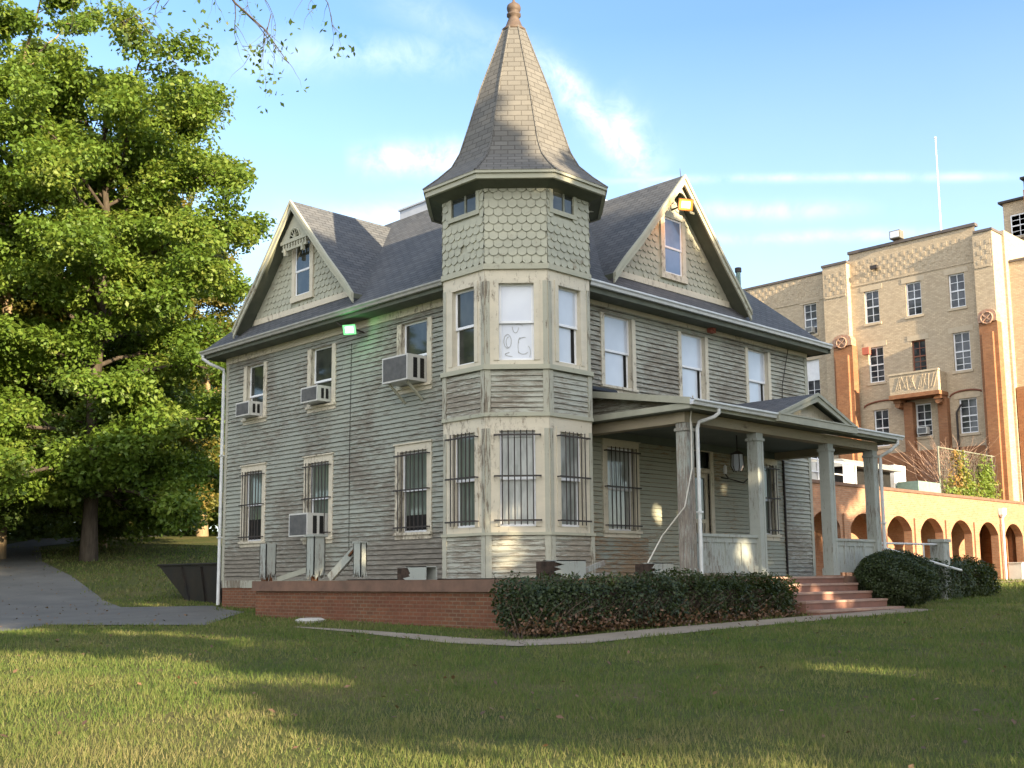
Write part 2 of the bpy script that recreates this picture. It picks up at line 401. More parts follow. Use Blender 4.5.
t.col(c); t.bump(f2, .5, .01); M['asphalt'] = t.fin(.9, .2)
t = NT('concrete'); f = t.noise(1.3, 6, .7); f2 = t.noise(20, 4, .7)
c = t.ramp(f, [(.35, (.225, .19, .145)), (.65, (.30, .255, .20))]); c = t.mix(t.math('MULTIPLY', t.step(f2, .5, .72), .5), c, (.17, .145, .11))
t.col(c); t.bump(f2, .4, .008); M['concrete'] = t.fin(.9, .2)
ground_strip('driveway', [(-24, 4.5), (-15, 9), (-9.5, 15), (-4.5, 24), (-1, 34), (4, 44), (11, 54), (20, 60)],
             [(-19, -1.5), (-8.6, 5), (-2.6, 13.2), (-.9, 18.8), (.8, 25), (2.2, 31.5), (7, 44), (21, 55)], M['asphalt'], .014, 10, 7)
ground_strip('apron', [(-7.6, 7.0), (-4.8, 11.0), (-2.4, 13.8)], [(-5.6, 3.2), (-1.6, 8.4), (-.4, 12.2)], M['asphalt'], .02, 8, 6)
ground_strip('path', [(-4.72, 1.2), (-4.6, -.5), (-4.5, -3.6), (-4.2, -4.35), (-3.4, -4.62), (0, -4.62), (4, -4.66), (8.4, -4.72)],
             [(-4.86, 1.2), (-5.0, -.8), (-5.3, -3.9), (-4.95, -5.1), (-3.9, -5.62), (0, -5.62), (4, -5.66), (8.4, -5.72)], M['concrete'], .012, 14, 3)
ground_strip('arcade_path', [(15, 2.9), (26, 2.9), (44, 2.9)], [(15, 1.9), (26, 1.9), (44, 1.9)], M['concrete'], .03, 16, 2)

# ------------------------------------------------------------------ the house
T = (0, 0)
XL, YR = -.35, -.35
FL = Fr((XL, 0, 0), (0, 1, 0), (-1, 0, 0))
FR = Fr((0, YR, 0), (1, 0, 0), (0, -1, 0))
LEN_L, LEN_R = 11.72, 11.92
house = thing('victorian_house', 'weathered grey-green clapboard house with a pointed corner turret, two shingled gables and a front porch', 'house', (6, 6, 0))
rng = random.Random(5)
def clapboard(mb, fr, a0, a1, z0, z1, holes, course=.118, lip=.036, seg=(1.6, 3.6), wear=.006, m=0):
    z = z0; k = 0
    while z < z1-1e-4:
        zt = min(z+course, z1)
        cuts = sorted({z, zt} | {h[i] for h in holes for i in (2, 3) if z < h[i] < zt})
        joints = [a0]
        while joints[-1] < a1: joints.append(min(a1, joints[-1]+rng.uniform(*seg)))
        for za, zb in zip(cuts[:-1], cuts[1:]):
            free = [(a0, a1)]
            for h in holes:
                if h[2] < zb-1e-4 and h[3] > za+1e-4:
                    nf = []
                    for p, q in free:
                        if h[1] <= p or h[0] >= q: nf.append((p, q)); continue
                        if h[0] > p: nf.append((p, h[0]))
                        if h[1] < q: nf.append((h[1], q))
                    free = nf
            rj = random.Random(k*977+int(a0*100))
            for j in range(len(joints)-1):
                w1, w2 = rj.uniform(-1, 1)*wear, rj.uniform(-1, 1)*wear
                s1, s2 = rj.uniform(-.007, .004), rj.uniform(-.007, .004)
                for p, q in free:
                    aa, bb = max(p, joints[j]), min(q, joints[j+1])
                    if bb-aa < 1e-3: continue
                    fa, fb = (za-z)/course, (zb-z)/course
                    prof = lambda f, w: .004 + (lip+w)*(1-f)
                    lo1 = fr(aa, prof(fa, w1), za+(s1 if za == z else 0)); lo2 = fr(bb, prof(fa, w2), za+(s2 if za == z else 0))
                    gp = rj.uniform(.003, .010) if zb == zt else 0; hi1, hi2 = fr(aa, prof(fb, w1*0), zb-gp), fr(bb, prof(fb, 0), zb-gp)
                    mb.poly([lo1, lo2, hi2, hi1], m)
                    if za == z: mb.poly([fr(aa, -.045, za+.006), fr(bb, -.045, za+.006), lo2, lo1], m)
        z = zt; k += 1
def window(fr, ac, z0, z1, w, trim=.16, kind='glass', head=True, bars=0, split=.5, gap=0, sill=True, raised=0, parent=house, trimmat='cream', label=None, rec=.10, cap=True):
    a0, a1 = ac-w/2, ac+w/2
    c = MB()
    if trim > 0:
        c.box(a0-trim, a0, 0, .045, z0, z1, 0, fr); c.box(a1, a1+trim, 0, .045, z0, z1, 0, fr)
        if head:
            c.box(a0-trim, a1+trim, 0, .048, z1, z1+trim, 0, fr)
            if cap: c.box(a0-trim-.03, a1+trim+.03, 0, .085, z1+trim, z1+trim+.035, 0, fr)
        if sill: c.box(a0-trim-.02, a1+trim+.02, 0, .095, z0-.06, z0, 0, fr); c.box(a0-trim, a1+trim, 0, .04, z0-.16, z0-.06, 0, fr)
    c.box(a0-.012, a0, -rec-.05, .01, z0, z1, 0, fr); c.box(a1, a1+.012, -rec-.05, .01, z0, z1, 0, fr)
    c.box(a0, a1, -rec-.05, .01, z1, z1+.012, 0, fr); c.box(a0, a1, -rec-.05, .012, z0-.012, z0, 0, fr)
    W_ = c.build('window', M[trimmat], parent, label)
    s = MB(); zm = z0+(z1-z0)*split; fw_ = .055
    for (za, zb, b) in ((z0, zm+.02, -rec-.02), (zm-.02, z1, -rec+.025)):
        s.box(a0, a0+fw_, b-.03, b, za, zb, 0, fr); s.box(a1-fw_, a1, b-.03, b, za, zb, 0, fr)
        s.box(a0+fw_, a1-fw_, b-.03, b-.002, za, za+fw_, 0, fr); s.box(a0+fw_, a1-fw_, b-.03, b-.002, zb-fw_*.8, zb, 0, fr)
    s.build('sash', M['vinyl'], W_)
    p = MB(); b1, b2 = -rec-.035, -rec+.01
    zlo = z0
    if gap: p.poly([fr(a0, b1-.002, z0), fr(a1, b1-.002, z0), fr(a1, b1-.002, z0+gap), fr(a0, b1-.002, z0+gap)], 1); zlo = z0+gap
    p.poly([fr(a0, b1, zlo), fr(a1, b1, zlo), fr(a1, b1, zm), fr(a0, b1, zm)], 0)
    p.poly([fr(a0, b2, zm-.02), fr(a1, b2, zm-.02), fr(a1, b2, z1), fr(a0, b2, z1)], 0)
    if kind == 'glass_sky' and trim >= 0 and z0 > 5: p.poly([fr(a1-.16, b1+.003, z0+.06), fr(a1-.055, b1+.003, z0+.06), fr(a1-.055, b1+.003, zm-.02), fr(a1-.16, b1+.003, zm-.02)], 1)
    p.build('pane', [M[kind], M['gap']], W_)
    if bars:
        g_ = MB(); b = .13
        for i in range(bars):
            a = a0+.05+(w-.1)*i/(bars-1); g_.tube([fr(a, b, z0+.03), fr(a, b, z1-.0)], .013, 5)
        for z in (z0+.12, z0+(z1-z0)*.52, z1-.1):
            g_.box(a0-.12, a1+.12, b-.008, b+.014, z-.017, z+.017, 0, fr)
            for a in (a0-.11, a1+.11): g_.box(a-.012, a+.012, .03, b, z-.012, z+.012, 0, fr)
        g_.build('security_bars', M['bar'], W_)
    return W_
# windows: (centre along the wall, bottom, top, opening width)
L1 = [(10.12, 2.04, 4.02, .95), (6.92, 2.04, 4.02, .98), (2.99, 2.04, 3.98, 1.02)]
L2 = [(10.14, 5.56, 7.12, .90), (6.84, 5.54, 7.12, .96), (2.97, 5.56, 7.14, .98)]
R1 = [(3.26, 2.04, 4.02, 1.02), (9.42, 2.08, 4.02, 1.05)]
R2 = [(3.26, 5.50, 7.26, 1.04), (6.30, 5.50, 7.26, 1.04), (9.34, 5.50, 7.26, 1.0)]
holeof = lambda L: [(a-w/2, a+w/2, z0, z1) for a, z0, z1, w in L]
DOOR = (5.95, 6.88)
ws = MB(); clapboard(ws, FL, -.2, LEN_L, .95, 7.38, holeof(L1)+holeof(L2))
ws.build('side_wall', M['siding'], house)
wr = MB(); clapboard(wr, FR, -.2, LEN_R, 4.42, 7.42, holeof(R2)); clapboard(wr, FR, 10.45, LEN_R, .95, 4.42, [])
wr.build('front_wall', M['siding_worn'], house)
wp = MB(); clapboard(wp, FR, -.2, 10.4, .95, 4.42, holeof(R1)+[(DOOR[0], DOOR[1], .9, 4.2), (1.2, 4.25, .9, 1.895)], .105, .027, wear=.003)
wp.build('porch_wall', M['siding_porch'], house)
wp = MB(); clapboard(wp, FR, 1.2, 4.25, .95, 1.895, [], .105, .027, wear=.005); wp.build('bare_boards', M['siding_bare'], house, 'clapboards under the barred porch window worn to bare orange-brown wood')
bk = MB()      # closed back and right-hand walls, inner lining
bk.box(LEN_R-.15, LEN_R, YR, 11.7, .2, 7.6); bk.box(XL, LEN_R-.15, 11.55, LEN_L, .2, 7.6)
bk.build('rear_wall', M['siding'], house)
tr = MB()      # skirt, corner boards, frieze
tr.box(5.6, LEN_L, 0, .035, .74, .95, 0, FL); tr.build('skirt_board', M['corner'], house); tr = MB(); tr.box(LEN_L-.11, LEN_L+.035, 0, .04, .95, 7.34, 0, FL); tr.box(-LEN_L-.035, -LEN_L+.1, 0, .03, .95, 7.3, 0, Fr((XL, 0, 0), (0, -1, 0), (0, 1, 0))); tr.build('corner_board', M['corner'], house); tr = MB(); tr.box(10.5, LEN_R, 0, .035, .85, .95, 0, FR)
tr.box(LEN_R-.11, LEN_R+.035, 0, .04, .95, 7.38, 0, FR)
tr.build('corner_board', M['corner'], house)
fz = MB()
fz.box(-.2, LEN_L+.04, 0, .05, 7.32, 7.56, 0, FL); fz.box(-.2, LEN_R+.04, 0, .05, 7.40, 7.56, 0, FR)
fz.build('frieze_board', M['cream'], house)
fn = MB(); fn.box(5.6, LEN_L-.02, -.2, .02, -.3, .74, 0, FL); fn.build('brick_foundation', M['terra'], house); fn = MB(); fn.box(10.4, LEN_R-.02, -.2, .02, -.3, .85, 0, FR)
fn.box(LEN_R-.2, LEN_R-.02, YR, 11.6, -.3, .9)
fn.build('brick_foundation', M['terra'], house)
for i, (a, z0, z1, w) in enumerate(L1): window(FL, a, z0, z1, w, .17, 'glass_curtain', bars=7, gap=(.62, 0, .42)[i], split=(.52, .52, .52)[i])
for i, (a, z0, z1, w) in enumerate(L2): window(FL, a, z0, z1, w, .17, 'glass', head=False, split=(.42, .42, .46)[i])
for i, (a, z0, z1, w) in enumerate(R1): window(FR, a, z0, z1, w, .16, ('glass_mid', 'glass_curtain')[i], bars=7)
for i, (a, z0, z1, w) in enumerate(R2): window(FR, a, z0, z1, w, .13, 'glass_sky' if i else 'glass_sky', head=False, split=.5)
# front door with transom
d = MB(); a0, a1 = DOOR
d.box(a0-.14, a0, 0, .045, .95, 4.18, 0, FR); d.box(a1, a1+.14, 0, .045, .95, 4.18, 0, FR); d.box(a0-.14, a1+.14, 0, .05, 4.18, 4.34, 0, FR); d.box(a0, a1, -.1, .03, 3.62, 3.74, 0, FR)
dd = d.build('front_door', M['cream'], house)
d = MB(); d.box(a0, a1, -.1, -.05, .95, 1.98, 0, FR); d.box(a0, a0+.12, -.1, -.05, 1.98, 3.62, 0, FR); d.box(a1-.12, a1, -.1, -.05, 1.98, 3.62, 0, FR); d.box(a0+.12, a1-.12, -.1, -.052, 3.5, 3.62, 0, FR); d.box(a0+.12, a1-.12, -.1, -.052, 2.32, 2.42, 0, FR)
for k in range(8): d.box(a0+.16+k*.09, a0+.18+k*.09, -.09, -.06, 1.98, 2.32, 0, FR)
d.build('door_leaf', M['cream'], dd)
d = MB(); d.poly([FR(a0, -.085, 1.98), FR(a1, -.085, 1.98), FR(a1, -.085, 3.6), FR(a0, -.085, 3.6)]); d.poly([FR(a0, -.08, 3.74), FR(a1, -.08, 3.74), FR(a1, -.08, 4.18), FR(a0, -.08, 4.18)])
d.build('pane', M['glass'], dd)
d = MB(); d.tube([FR(a1-.09, -.05, 2.0), FR(a1-.09, .02, 2.0)], .03, 8); d.build('handle', M['bar'], dd)

# main roof: a hip truncated by a flat deck
ridge_z, slope = 11.62, 1.0
E0, E1, ez = -.93, 12.42, 7.70
dz = ridge_z-ez
mb = MB()
D0, D1 = E0+dz/slope, E1-dz/slope
cor = [(E0, E0), (E1, E0), (E1, E1), (E0, E1)]; dc = [(D0, D0), (D1, D0), (D1, D1), (D0, D1)]
for i in range(4):
    j = (i+1) % 4; p = [Vector((*cor[i], ez)), Vector((*cor[j], ez)), Vector((*dc[j], ridge_z)), Vector((*dc[i], ridge_z))]
    u = (p[1]-p[0]).normalized(); sl = math.sqrt(2)
    mb.poly(p, 0, [((q-p[0]).dot(u), (q.z-ez)*sl) for q in p])
mb.build('main_roof', M['shingle'], house)
mb = MB()
mb.box(D0-.02, 7.9, D0-.02, 7.75, ridge_z-.12, ridge_z+.24); mb.box(D0-.06, 7.94, D0-.06, 7.79, ridge_z+.24, ridge_z+.29); mb.poly([(D0, D0, ridge_z), (D1, D0, ridge_z), (D1, D1, ridge_z), (D0, D1, ridge_z)])
mb.build('roof_curb', plain('pale_roof_flashing', (.42, .45, .52), (.33, .36, .42), 2, .5), house)
mb = MB()
for fr, ln in ((FL, 12.33), (FR, 12.36)):
    mb.poly([fr(-.6, 0, 7.50), fr(ln, 0, 7.50), fr(ln, .52, 7.55), fr(-.6, .52, 7.55)]); mb.box(-.5, ln, .49, .535, 7.50, ez-.01, 0, fr)
mb.box(E1-.9, E1-.02, YR-.5, 12.3, 7.54, 7.56); mb.box(XL-.5, 12.3, E1-.9, E1-.02, 7.54, 7.56)
mb.box(E1-.03, E1-.005, E0, E1, 7.5, ez-.01)
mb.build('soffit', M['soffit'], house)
def gutter(name, p, q, out, mat, h=.12, w=.13, parent=house):
    p, q, out = Vector(p), Vector(q), Vector(out); g_ = MB()
    prof = [(0, 0), (w*.62, 0), (w*.75, h*.45), (w, h*.7), (w, h), (w-.012, h), (w-.012, h*.72), (.012, .02), (.012, h), (0, h)]
    A = [p+out*a+Vector((0, 0, b)) for a, b in prof]; B = [q+out*a+Vector((0, 0, b)) for a, b in prof]
    for i in range(len(A)):
        j = (i+1) % len(A); g_.poly([A[i], A[j], B[j], B[i]])
    g_.poly(A); g_.poly(B[::-1]); return g_.build(name, mat, parent)
gutter('gutter', (XL-.54, .35, 7.60), (XL-.54, 12.26, 7.60), (-1, 0, 0), M['gutter_old'])
gutter('gutter', (.35, YR-.54, 7.63), (12.40, YR-.54, 7.63), (0, -1, 0), M['gutter'], .13, .14)
# gables
def fish(mb, fr, inside, a0, a1, z0, z1, w=.2, course=.172, b=0.0, lip=.022, m=0):
    k = 0; z = z0
    while z < z1:
        a = a0 - (w/2 if k % 2 else 0)
        while a < a1+w/2:
            x0, x1 = a+.004, a+w-.004; cxm = (x0+x1)/2; rr = (x1-x0)/2
            if inside(cxm, z+.05):
                
                if rng.random() < .018: a += w; continue
                jz = rng.uniform(-.010, .010); top = z+course*1.18
                x0c, x1c = x0, x1
                out = [(x1c, top), (x0c, top)] + [(cxm-rr*math.cos(t_), z+rr*.78*(1-math.sin(t_))+jz) for t_ in [math.pi*i/8 for i in range(9)]]
                out = [(min(max(p_, a0), a1), min(q_, z1)) for p_, q_ in out]
                bb = lambda q_: b+.003+lip*(1-(q_-z)/(top-z))
                jl = rng.uniform(0, .006)
                pts = [fr(p_, bb(q_)+jl*(q_ < top-.02), q_) for p_, q_ in out]
                mb.poly(pts, m)
                for i in range(2, len(out)-1):
                    p1, q1 = out[i]; p2, q2 = out[i+1]
                    mb.poly([pts[i], fr(p1, b-.004, q1), fr(p2, b-.004, q2), pts[i+1]], m)
            a += w
        z += course; k += 1
def gable(fr, ac, apex=11.30, half=2.84, zl=8.16, ww=.72, lightside=None, ornament='fan', name='dormer'):
    sl = (apex-zl)/half
    zb = 8.24
    hw = lambda z: (apex-.1-z)/sl
    g_ = MB()
    g_.prism([fr(ac-hw(zb), 0, zb), fr(ac+hw(zb), 0, zb), fr(ac, 0, apex-.1)], fr.n*-.12)
    wa, wb = ac-ww/2, ac+ww/2; z0, z1 = 8.72, 10.22
    fish(g_, fr, lambda a, z: abs(a-ac)+.06 < hw(z+.16) and abs(a-ac) < half-.42 and not (wa-.17 < a < wb+.17 and z0-.2 < z < z1+.16), ac-half, ac+half, zb+.18, apex-.1)
    W_ = g_.build('gable_wall', M['scale'], house)
    b_ = MB(); b_.box(ac-hw(zb+.18)+.06, ac+hw(zb+.18)-.06, .0, .05, zb+.02, zb+.18, 0, fr); b_.build('gable_sill', M['cream'], W_)
    wi = MB()
    for (p0, p1, q0, q1, bb) in ((wa-.15, wa, z0, z1, .06), (wb, wb+.15, z0, z1, .06), (wa-.15, wb+.15, z1, z1+.17, .065), (wa-.18, wb+.18, z0-.16, z0, .085)): wi.box(p0, p1, 0, bb, q0, q1, 0, fr)
    win = wi.build('window', M['cream'], house)
    s = MB(); zm = (z0+z1)/2-.05
    for (za, zb2, bb) in ((z0, zm+.02, .018), (zm-.02, z1, .035)):
        s.box(wa, wa+.05, 0, bb, za, zb2, 0, fr); s.box(wb-.05, wb, 0, bb, za, zb2, 0, fr); s.box(wa+.05, wb-.05, 0, bb-.002, za, za+.05, 0, fr); s.box(wa+.05, wb-.05, 0, bb-.002, zb2-.05, zb2, 0, fr)
    s.build('sash', M['vinyl'], win)
    s = MB(); s.poly([fr(wa, .010, z0), fr(wb, .010, z0), fr(wb, .010, zm), fr(wa, .010, zm)]); s.poly([fr(wa, .027, zm-.02), fr(wb, .027, zm-.02), fr(wb, .027, z1), fr(wa, .027, z1)])
    s.build('pane', M['glass' if ornament == 'fan' else 'glass_blue'], win)
    # roof slabs with a slight bell-cast foot
    prof = [(0, apex), (half*.62, apex-sl*half*.62), (half*.88, apex-sl*half*.86), (half*1.02, zl-.02)]
    oh, dep = .42, 3.3
    for sgn in (-1, 1):
        r_ = MB(); acc = 0
        for (p, q), (p2, q2) in zip(prof[:-1], prof[1:]):
            L_ = math.hypot(p2-p, q2-q)
            A = [fr(ac+sgn*p, oh, q), fr(ac+sgn*p, -dep, q), fr(ac+sgn*p2, -dep, q2), fr(ac+sgn*p2, oh, q2)]
            r_.poly(A, 0, [(0, -acc), (oh+dep, -acc), (oh+dep, -acc-L_), (0, -acc-L_)])
            B = [v-Vector((0, 0, .13)) for v in A]; r_.poly(B, 1)
            r_.poly([A[0], A[3], B[3], B[0]], 1); acc += L_
        p2, q2 = prof[-1]; r_.poly([fr(ac+sgn*p2, oh, q2), fr(ac+sgn*p2, -dep, q2), fr(ac+sgn*p2, -dep, q2-.13), fr(ac+sgn*p2, oh, q2-.13)], 1)
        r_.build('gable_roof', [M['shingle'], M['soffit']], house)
        k = MB()
        for (p, q), (p2, q2) in zip(prof[:-1], prof[1:]):
            lo = .25
            P = [fr(ac+sgn*p, oh+.005, q+.012), fr(ac+sgn*p2, oh+.005, q2+.012), fr(ac+sgn*p2, oh+.005, q2-lo), fr(ac+sgn*p, oh+.005, q-lo)]
            Q = [v+fr.n*.045 for v in P]
            k.hexa([P[0], P[1], P[2], P[3], Q[0], Q[1], Q[2], Q[3]])
            P = [v+fr.n*.045 for v in (fr(ac+sgn*p, oh+.005, q+.02), fr(ac+sgn*p2, oh+.005, q2+.02), fr(ac+sgn*p2, oh+.005, q2-.09), fr(ac+sgn*p, oh+.005, q-.09))]
            Q = [v+fr.n*.035 for v in P]; k.hexa([*P, *Q])
        k.build('rake_board', M['rake'], house)
    o_ = MB(); bo = .30
    if ornament == 'fan':
        zc = apex-1.02; wz = (apex-.28-zc)/sl
        o_.box(ac-wz*.98, ac+wz*.98, bo, bo+.05, zc-.10, zc, 0, fr); o_.box(ac-wz*.9, ac+wz*.9, bo-.01, bo+.035, zc-.30, zc-.24, 0, fr)
        for i in range(9): a = ac-wz*.8+wz*1.6*i/8; o_.box(a-.03, a+.03, bo, bo+.03, zc-.24, zc-.1, 0, fr)
        for s_ in (-.42, .42): o_.box(ac+s_-.04, ac+s_+.04, bo-.02, bo+.07, zc-.44, zc-.24, 0, fr)
        arc = [fr(ac+.26*math.cos(t_), bo+.025, zc+.26*math.sin(t_)) for t_ in [math.pi*i/10 for i in range(11)]]
        o_.tube(arc, .03, 5)
        for i in range(1, 6): t_ = math.pi*i/6; o_.tube([fr(ac, bo+.02, zc), fr(ac+.25*math.cos(t_), bo+.02, zc+.25*math.sin(t_))], .015, 4)
        rim = [(.26*math.cos(math.pi*i/10), .26*math.sin(math.pi*i/10)) for i in range(11)]
        o_.prism([fr(ac+wz, bo, zc), fr(ac+.3, bo, zc)] + [fr(ac+1.12*p, bo, zc+1.12*q) for p, q in rim[0:6]] + [fr(ac, bo, apex-.3)], fr.n*.02)
        o_.prism([fr(ac-wz, bo, zc), fr(ac, bo, apex-.3)] + [fr(ac+1.12*p, bo, zc+1.12*q) for p, q in rim[5:]] + [fr(ac-.3, bo, zc)], fr.n*.02)
    else:
        zc = apex-.78
        arc = [(.30*math.cos(t_), .34*math.sin(t_)) for t_ in [math.pi*i/10 for i in range(11)]]
        o_.prism([fr(ac+(apex-.25-zc)/sl, bo, zc), fr(ac+.36, bo, zc)] + [fr(ac+p, bo, zc+q) for p, q in arc[0:6]] + [fr(ac, bo, apex-.25)], fr.n*.04)
        o_.prism([fr(ac-(apex-.25-zc)/sl, bo, zc), fr(ac, bo, apex-.25)] + [fr(ac+p, bo, zc+q) for p, q in arc[5:]] + [fr(ac-.36, bo, zc)], fr.n*.04)
        for s_ in (-1, 1): o_.tube([fr(ac+s_*.36, bo+.02, zc), fr(ac+s_*.44, bo+.02, zc-.1), fr(ac+s_*.58, bo+.02, zc-.08)], .035, 5)
    o_.build('gable_ornament', M['rake'], house)
gable(FL, 7.80)
gable(FR, 5.55, ornament='arch', ww=.74)
# lightning rods and vent pipe
for p in ((5.55, -.7, 11.3),):
    mb = MB(); mb.tube([p, (p[0], p[1]+.02, p[2]+.22)], [.010, .005], 5); mb.build('lightning_rod', M['bar'], house)
mb = MB(); mb.tube([(10.3, .8, 9.2), (10.3, .8, 9.95)], .07, 8); mb.tube([(10.3, .8, 9.95), (10.3, .8, 10.08)], .1, 8, 1); mb.build('vent_pipe', [M['copal'], M['bar']], house)

# corner turret
TXC, TYC = .085, -.08; S_ = 1.32; AP = S_/2*(1+2**.5); HS = S_/2
def tface(k, r=AP):
    n = Vector((math.cos(R(45*k)), math.sin(R(45*k)), 0)); u = Vector((-n.y, n.x, 0))
    return Fr(n*r+Vector((TXC, TYC, 0)), u, n)
cre, sc_ = MB(), MB(); sids = [MB(), MB()]; cors = [MB() for _ in range(20)]
oct_ = lambda r, z: [Vector((TXC+r/math.cos(R(22.5))*math.cos(R(22.5+45*i)), TYC+r/math.cos(R(22.5))*math.sin(R(22.5+45*i)), z)) for i in range(8)]
def ring(mb, r0, r1, z0, z1, m=0):
    a, b, c, d_ = oct_(r0, z0), oct_(r1, z0), oct_(r1, z1), oct_(r0, z1)
    for i in range(8):
        j = (i+1) % 8
        mb.poly([a[i], a[j], b[j], b[i]], m); mb.poly([b[i], b[j], c[j], c[i]], m); mb.poly([c[i], c[j], d_[j], d_[i]], m)
for k in (3, 4, 5, 6, 7):
    f_ = tface(k); h_ = HS
    for zi, (z0, z1) in enumerate(((.95, 1.82), (4.36, 5.27))):
        sid = sids[zi]
        clapboard(sid, f_, -h_+.1, h_-.1, z0, z1, [], .112, .024, (5, 6), .004)
        for ai, a in enumerate((-h_, h_-.115)): cors[(k-3)*4+zi*2+ai].box(a+(0 if a > 0 else -.006), a+.115+(.006 if a > 0 else 0), 0, .036, z0, z1, 0, f_)
    has = k in (4, 5, 6)
    for z0, z1, w, q0, q1 in ((1.88, 4.28, .74, 2.0, 3.98), (5.37, 7.42, .74, 5.47, 7.12)):
        if has:
            w = w if k == 5 else .70
            for p in ((-h_, -w/2-.013, z0, z1), (w/2+.013, h_, z0, z1), (-w/2-.013, w/2+.013, z0, q0-.013), (-w/2-.013, w/2+.013, q1+.013, z1)): cre.box(p[0], p[1], -.1, .012, p[2], p[3], 0, f_)
            first = z0 < 3
            for s_ in (-1, 1):
                c0, c1 = sorted((s_*(w/2), s_*(w/2+.11))); cre.box(c0, c1, .012, .032, q0, q1, 0, f_)
                c0, c1 = sorted((s_*(h_-.005), s_*(h_-.1))); cors[(k-3)*4+(0 if first else 2)+(0 if s_ < 0 else 1)].box(c0, c1, .012, .026, z0, z1-.25, 0, f_)
            cre.box(-w/2-.11, w/2+.11, .012, .035, q1, q1+.1, 0, f_)
            first = z0 < 3
            window(f_, 0, q0, q1, w, 0, {4: 'glass_curtain' if first else 'glass', 5: 'glass_mid' if first else 'glass_white', 6: 'glass_mid' if first else 'glass_sky'}[k], bars=6 if first else 0, sill=False, gap=.0, split=.5)
            if k == 5 and not first:
                dq = MB()
                for cx_, cz_, rx, rz_, t0, t1 in ((-.19, 5.90, .08, .15, -1.2, 5.2), (-.17, 5.88, .05, .11, 1.5, 4.6), (-.02, 6.24, .07, .16, 3.3, 6.0), (.04, 6.20, .10, .07, .4, 2.2), (.08, 5.78, .05, .20, 1.6, 3.9), (.17, 5.90, .13, .08, 1.4, 3.6), (.14, 5.74, .12, .12, 3.6, 5.6), (-.02, 5.62, .22, .05, 2.2, 4.4), (.22, 5.66, .07, .14, -.8, 1.3)):
                    dq.tube([f_(cx_+rx*math.cos(t0+(t1-t0)*i/14), -.122, cz_+rz_*math.sin(t0+(t1-t0)*i/14)) for i in range(15)], .0042, 4)
                dq.build('drawn_lines', M['gutter_old'], house)
        else: cre.box(-h_, h_, -.1, .012, z0, z1, 0, f_)
    hole = (lambda a, z: False)
    if k == 4: hole = lambda a, z: -.42 < a < .50 and z > 8.62
    if k == 6: hole = lambda a, z: -.55 < a < .22 and z > 8.62
    fz_ = tface(k, AP+.015)
    sc_.box(-h_, h_, -.08, -.004, 7.5, 9.32, 0, f_)
    fish(sc_, fz_, lambda a, z: not hole(a, z), -h_-.005, h_+.005, 7.54, 9.32, .2, .175)
    if k in (4, 6):
        a0, a1 = (-.36, .44) if k == 4 else (-.5, .16)
        wi = MB(); z0, z1 = 8.78, 9.3
        for (p0, p1, q0, q1) in ((a0-.1, a0, z0, z1), (a1, a1+.1, z0, z1), (a0-.1, a1+.1, z0-.1, z0)): wi.box(p0, p1, 0, .05, q0, q1, 0, f_)
        win = wi.build('window', M['scale'], house); wi = MB()
        wi.poly([f_(a0, .01, z0), f_(a1, .01, z0), f_(a1, .01, z1), f_(a0, .01, z1)]); wi.build('pane', M['glass'], win)
        wi = MB(); am = a0+(a1-a0)*.55; wi.box(am-.025, am+.025, .012, .03, z0, z1, 0, f_); wi.build('sash', M['rake_dark'], win)
for s_ in sids: s_.build('turret_siding', M['siding_worn'], house)
for s_ in cors: s_.build('turret_corner_board', M['corner'], house)
cre.build('turret_panel', M['cream'], house); sc_.build('turret_shingles', M['scale'], house)
for z0, z1, o in ((1.82, 1.88, .06), (4.28, 4.36, .05), (5.27, 5.37, .075), (7.42, 7.54, .06)):
    led = MB(); ring(led, AP-.1, AP+o, z0, z1); led.build('turret_ledge', M['rake'], house)
ev = MB()
ring(ev, 1.92, 1.99, 9.29, 9.44, 0); ring(ev, 1.97, 2.03, 9.40, 9.47, 0)
a, b = oct_(AP-.05, 9.16), oct_(1.94, 9.31)
for i in range(8): ev.poly([a[i], a[(i+1) % 8], b[(i+1) % 8], b[i]], 1)
ev.build('turret_eave', [M['rake'], M['soffit']], house)
sp = MB(); prof = [(2.04, 9.46), (1.72, 9.74), (1.42, 10.05), (1.24, 10.40), (1.03, 11.10), (.78, 12.0), (.50, 12.82), (.24, 13.60)]
acc = 0
for (r0, z0), (r1, z1) in zip(prof[:-1], prof[1:]):
    a, b = oct_(r0, z0), oct_(r1, z1); L_ = math.hypot(r1-r0, z1-z0); w0, w1 = r0*.4142, r1*.4142
    for i in range(8): j = (i+1) % 8; sp.poly([a[i], a[j], b[j], b[i]], 0, [(i*3-w0, acc), (i*3+w0, acc), (i*3+w1, acc+L_), (i*3-w1, acc+L_)])
    acc += L_
spire = sp.build('turret_spire', M['spire'], house)
mb = MB(); mb.lathe((TXC, TYC, 0), [(.27, 13.55), (.29, 13.6), (.21, 13.66), (.16, 13.8), (.11, 13.93), (.17, 13.96), (.17, 14.0), (.10, 14.03), (.15, 14.08), (.17, 14.15), (.15, 14.22), (.07, 14.28), (.03, 14.33), (.012, 14.75)], 12)
mb.build('finial', M['copper'], spire, smooth=True)
# hip ridges of the spire
mb = MB()
for i in range(8):
    mb.tube([oct_(r_, z_)[i] + Vector((0, 0, .01)) for r_, z_ in prof], .022, 5)
mb.build('hip_cap', M['spire'], spire)

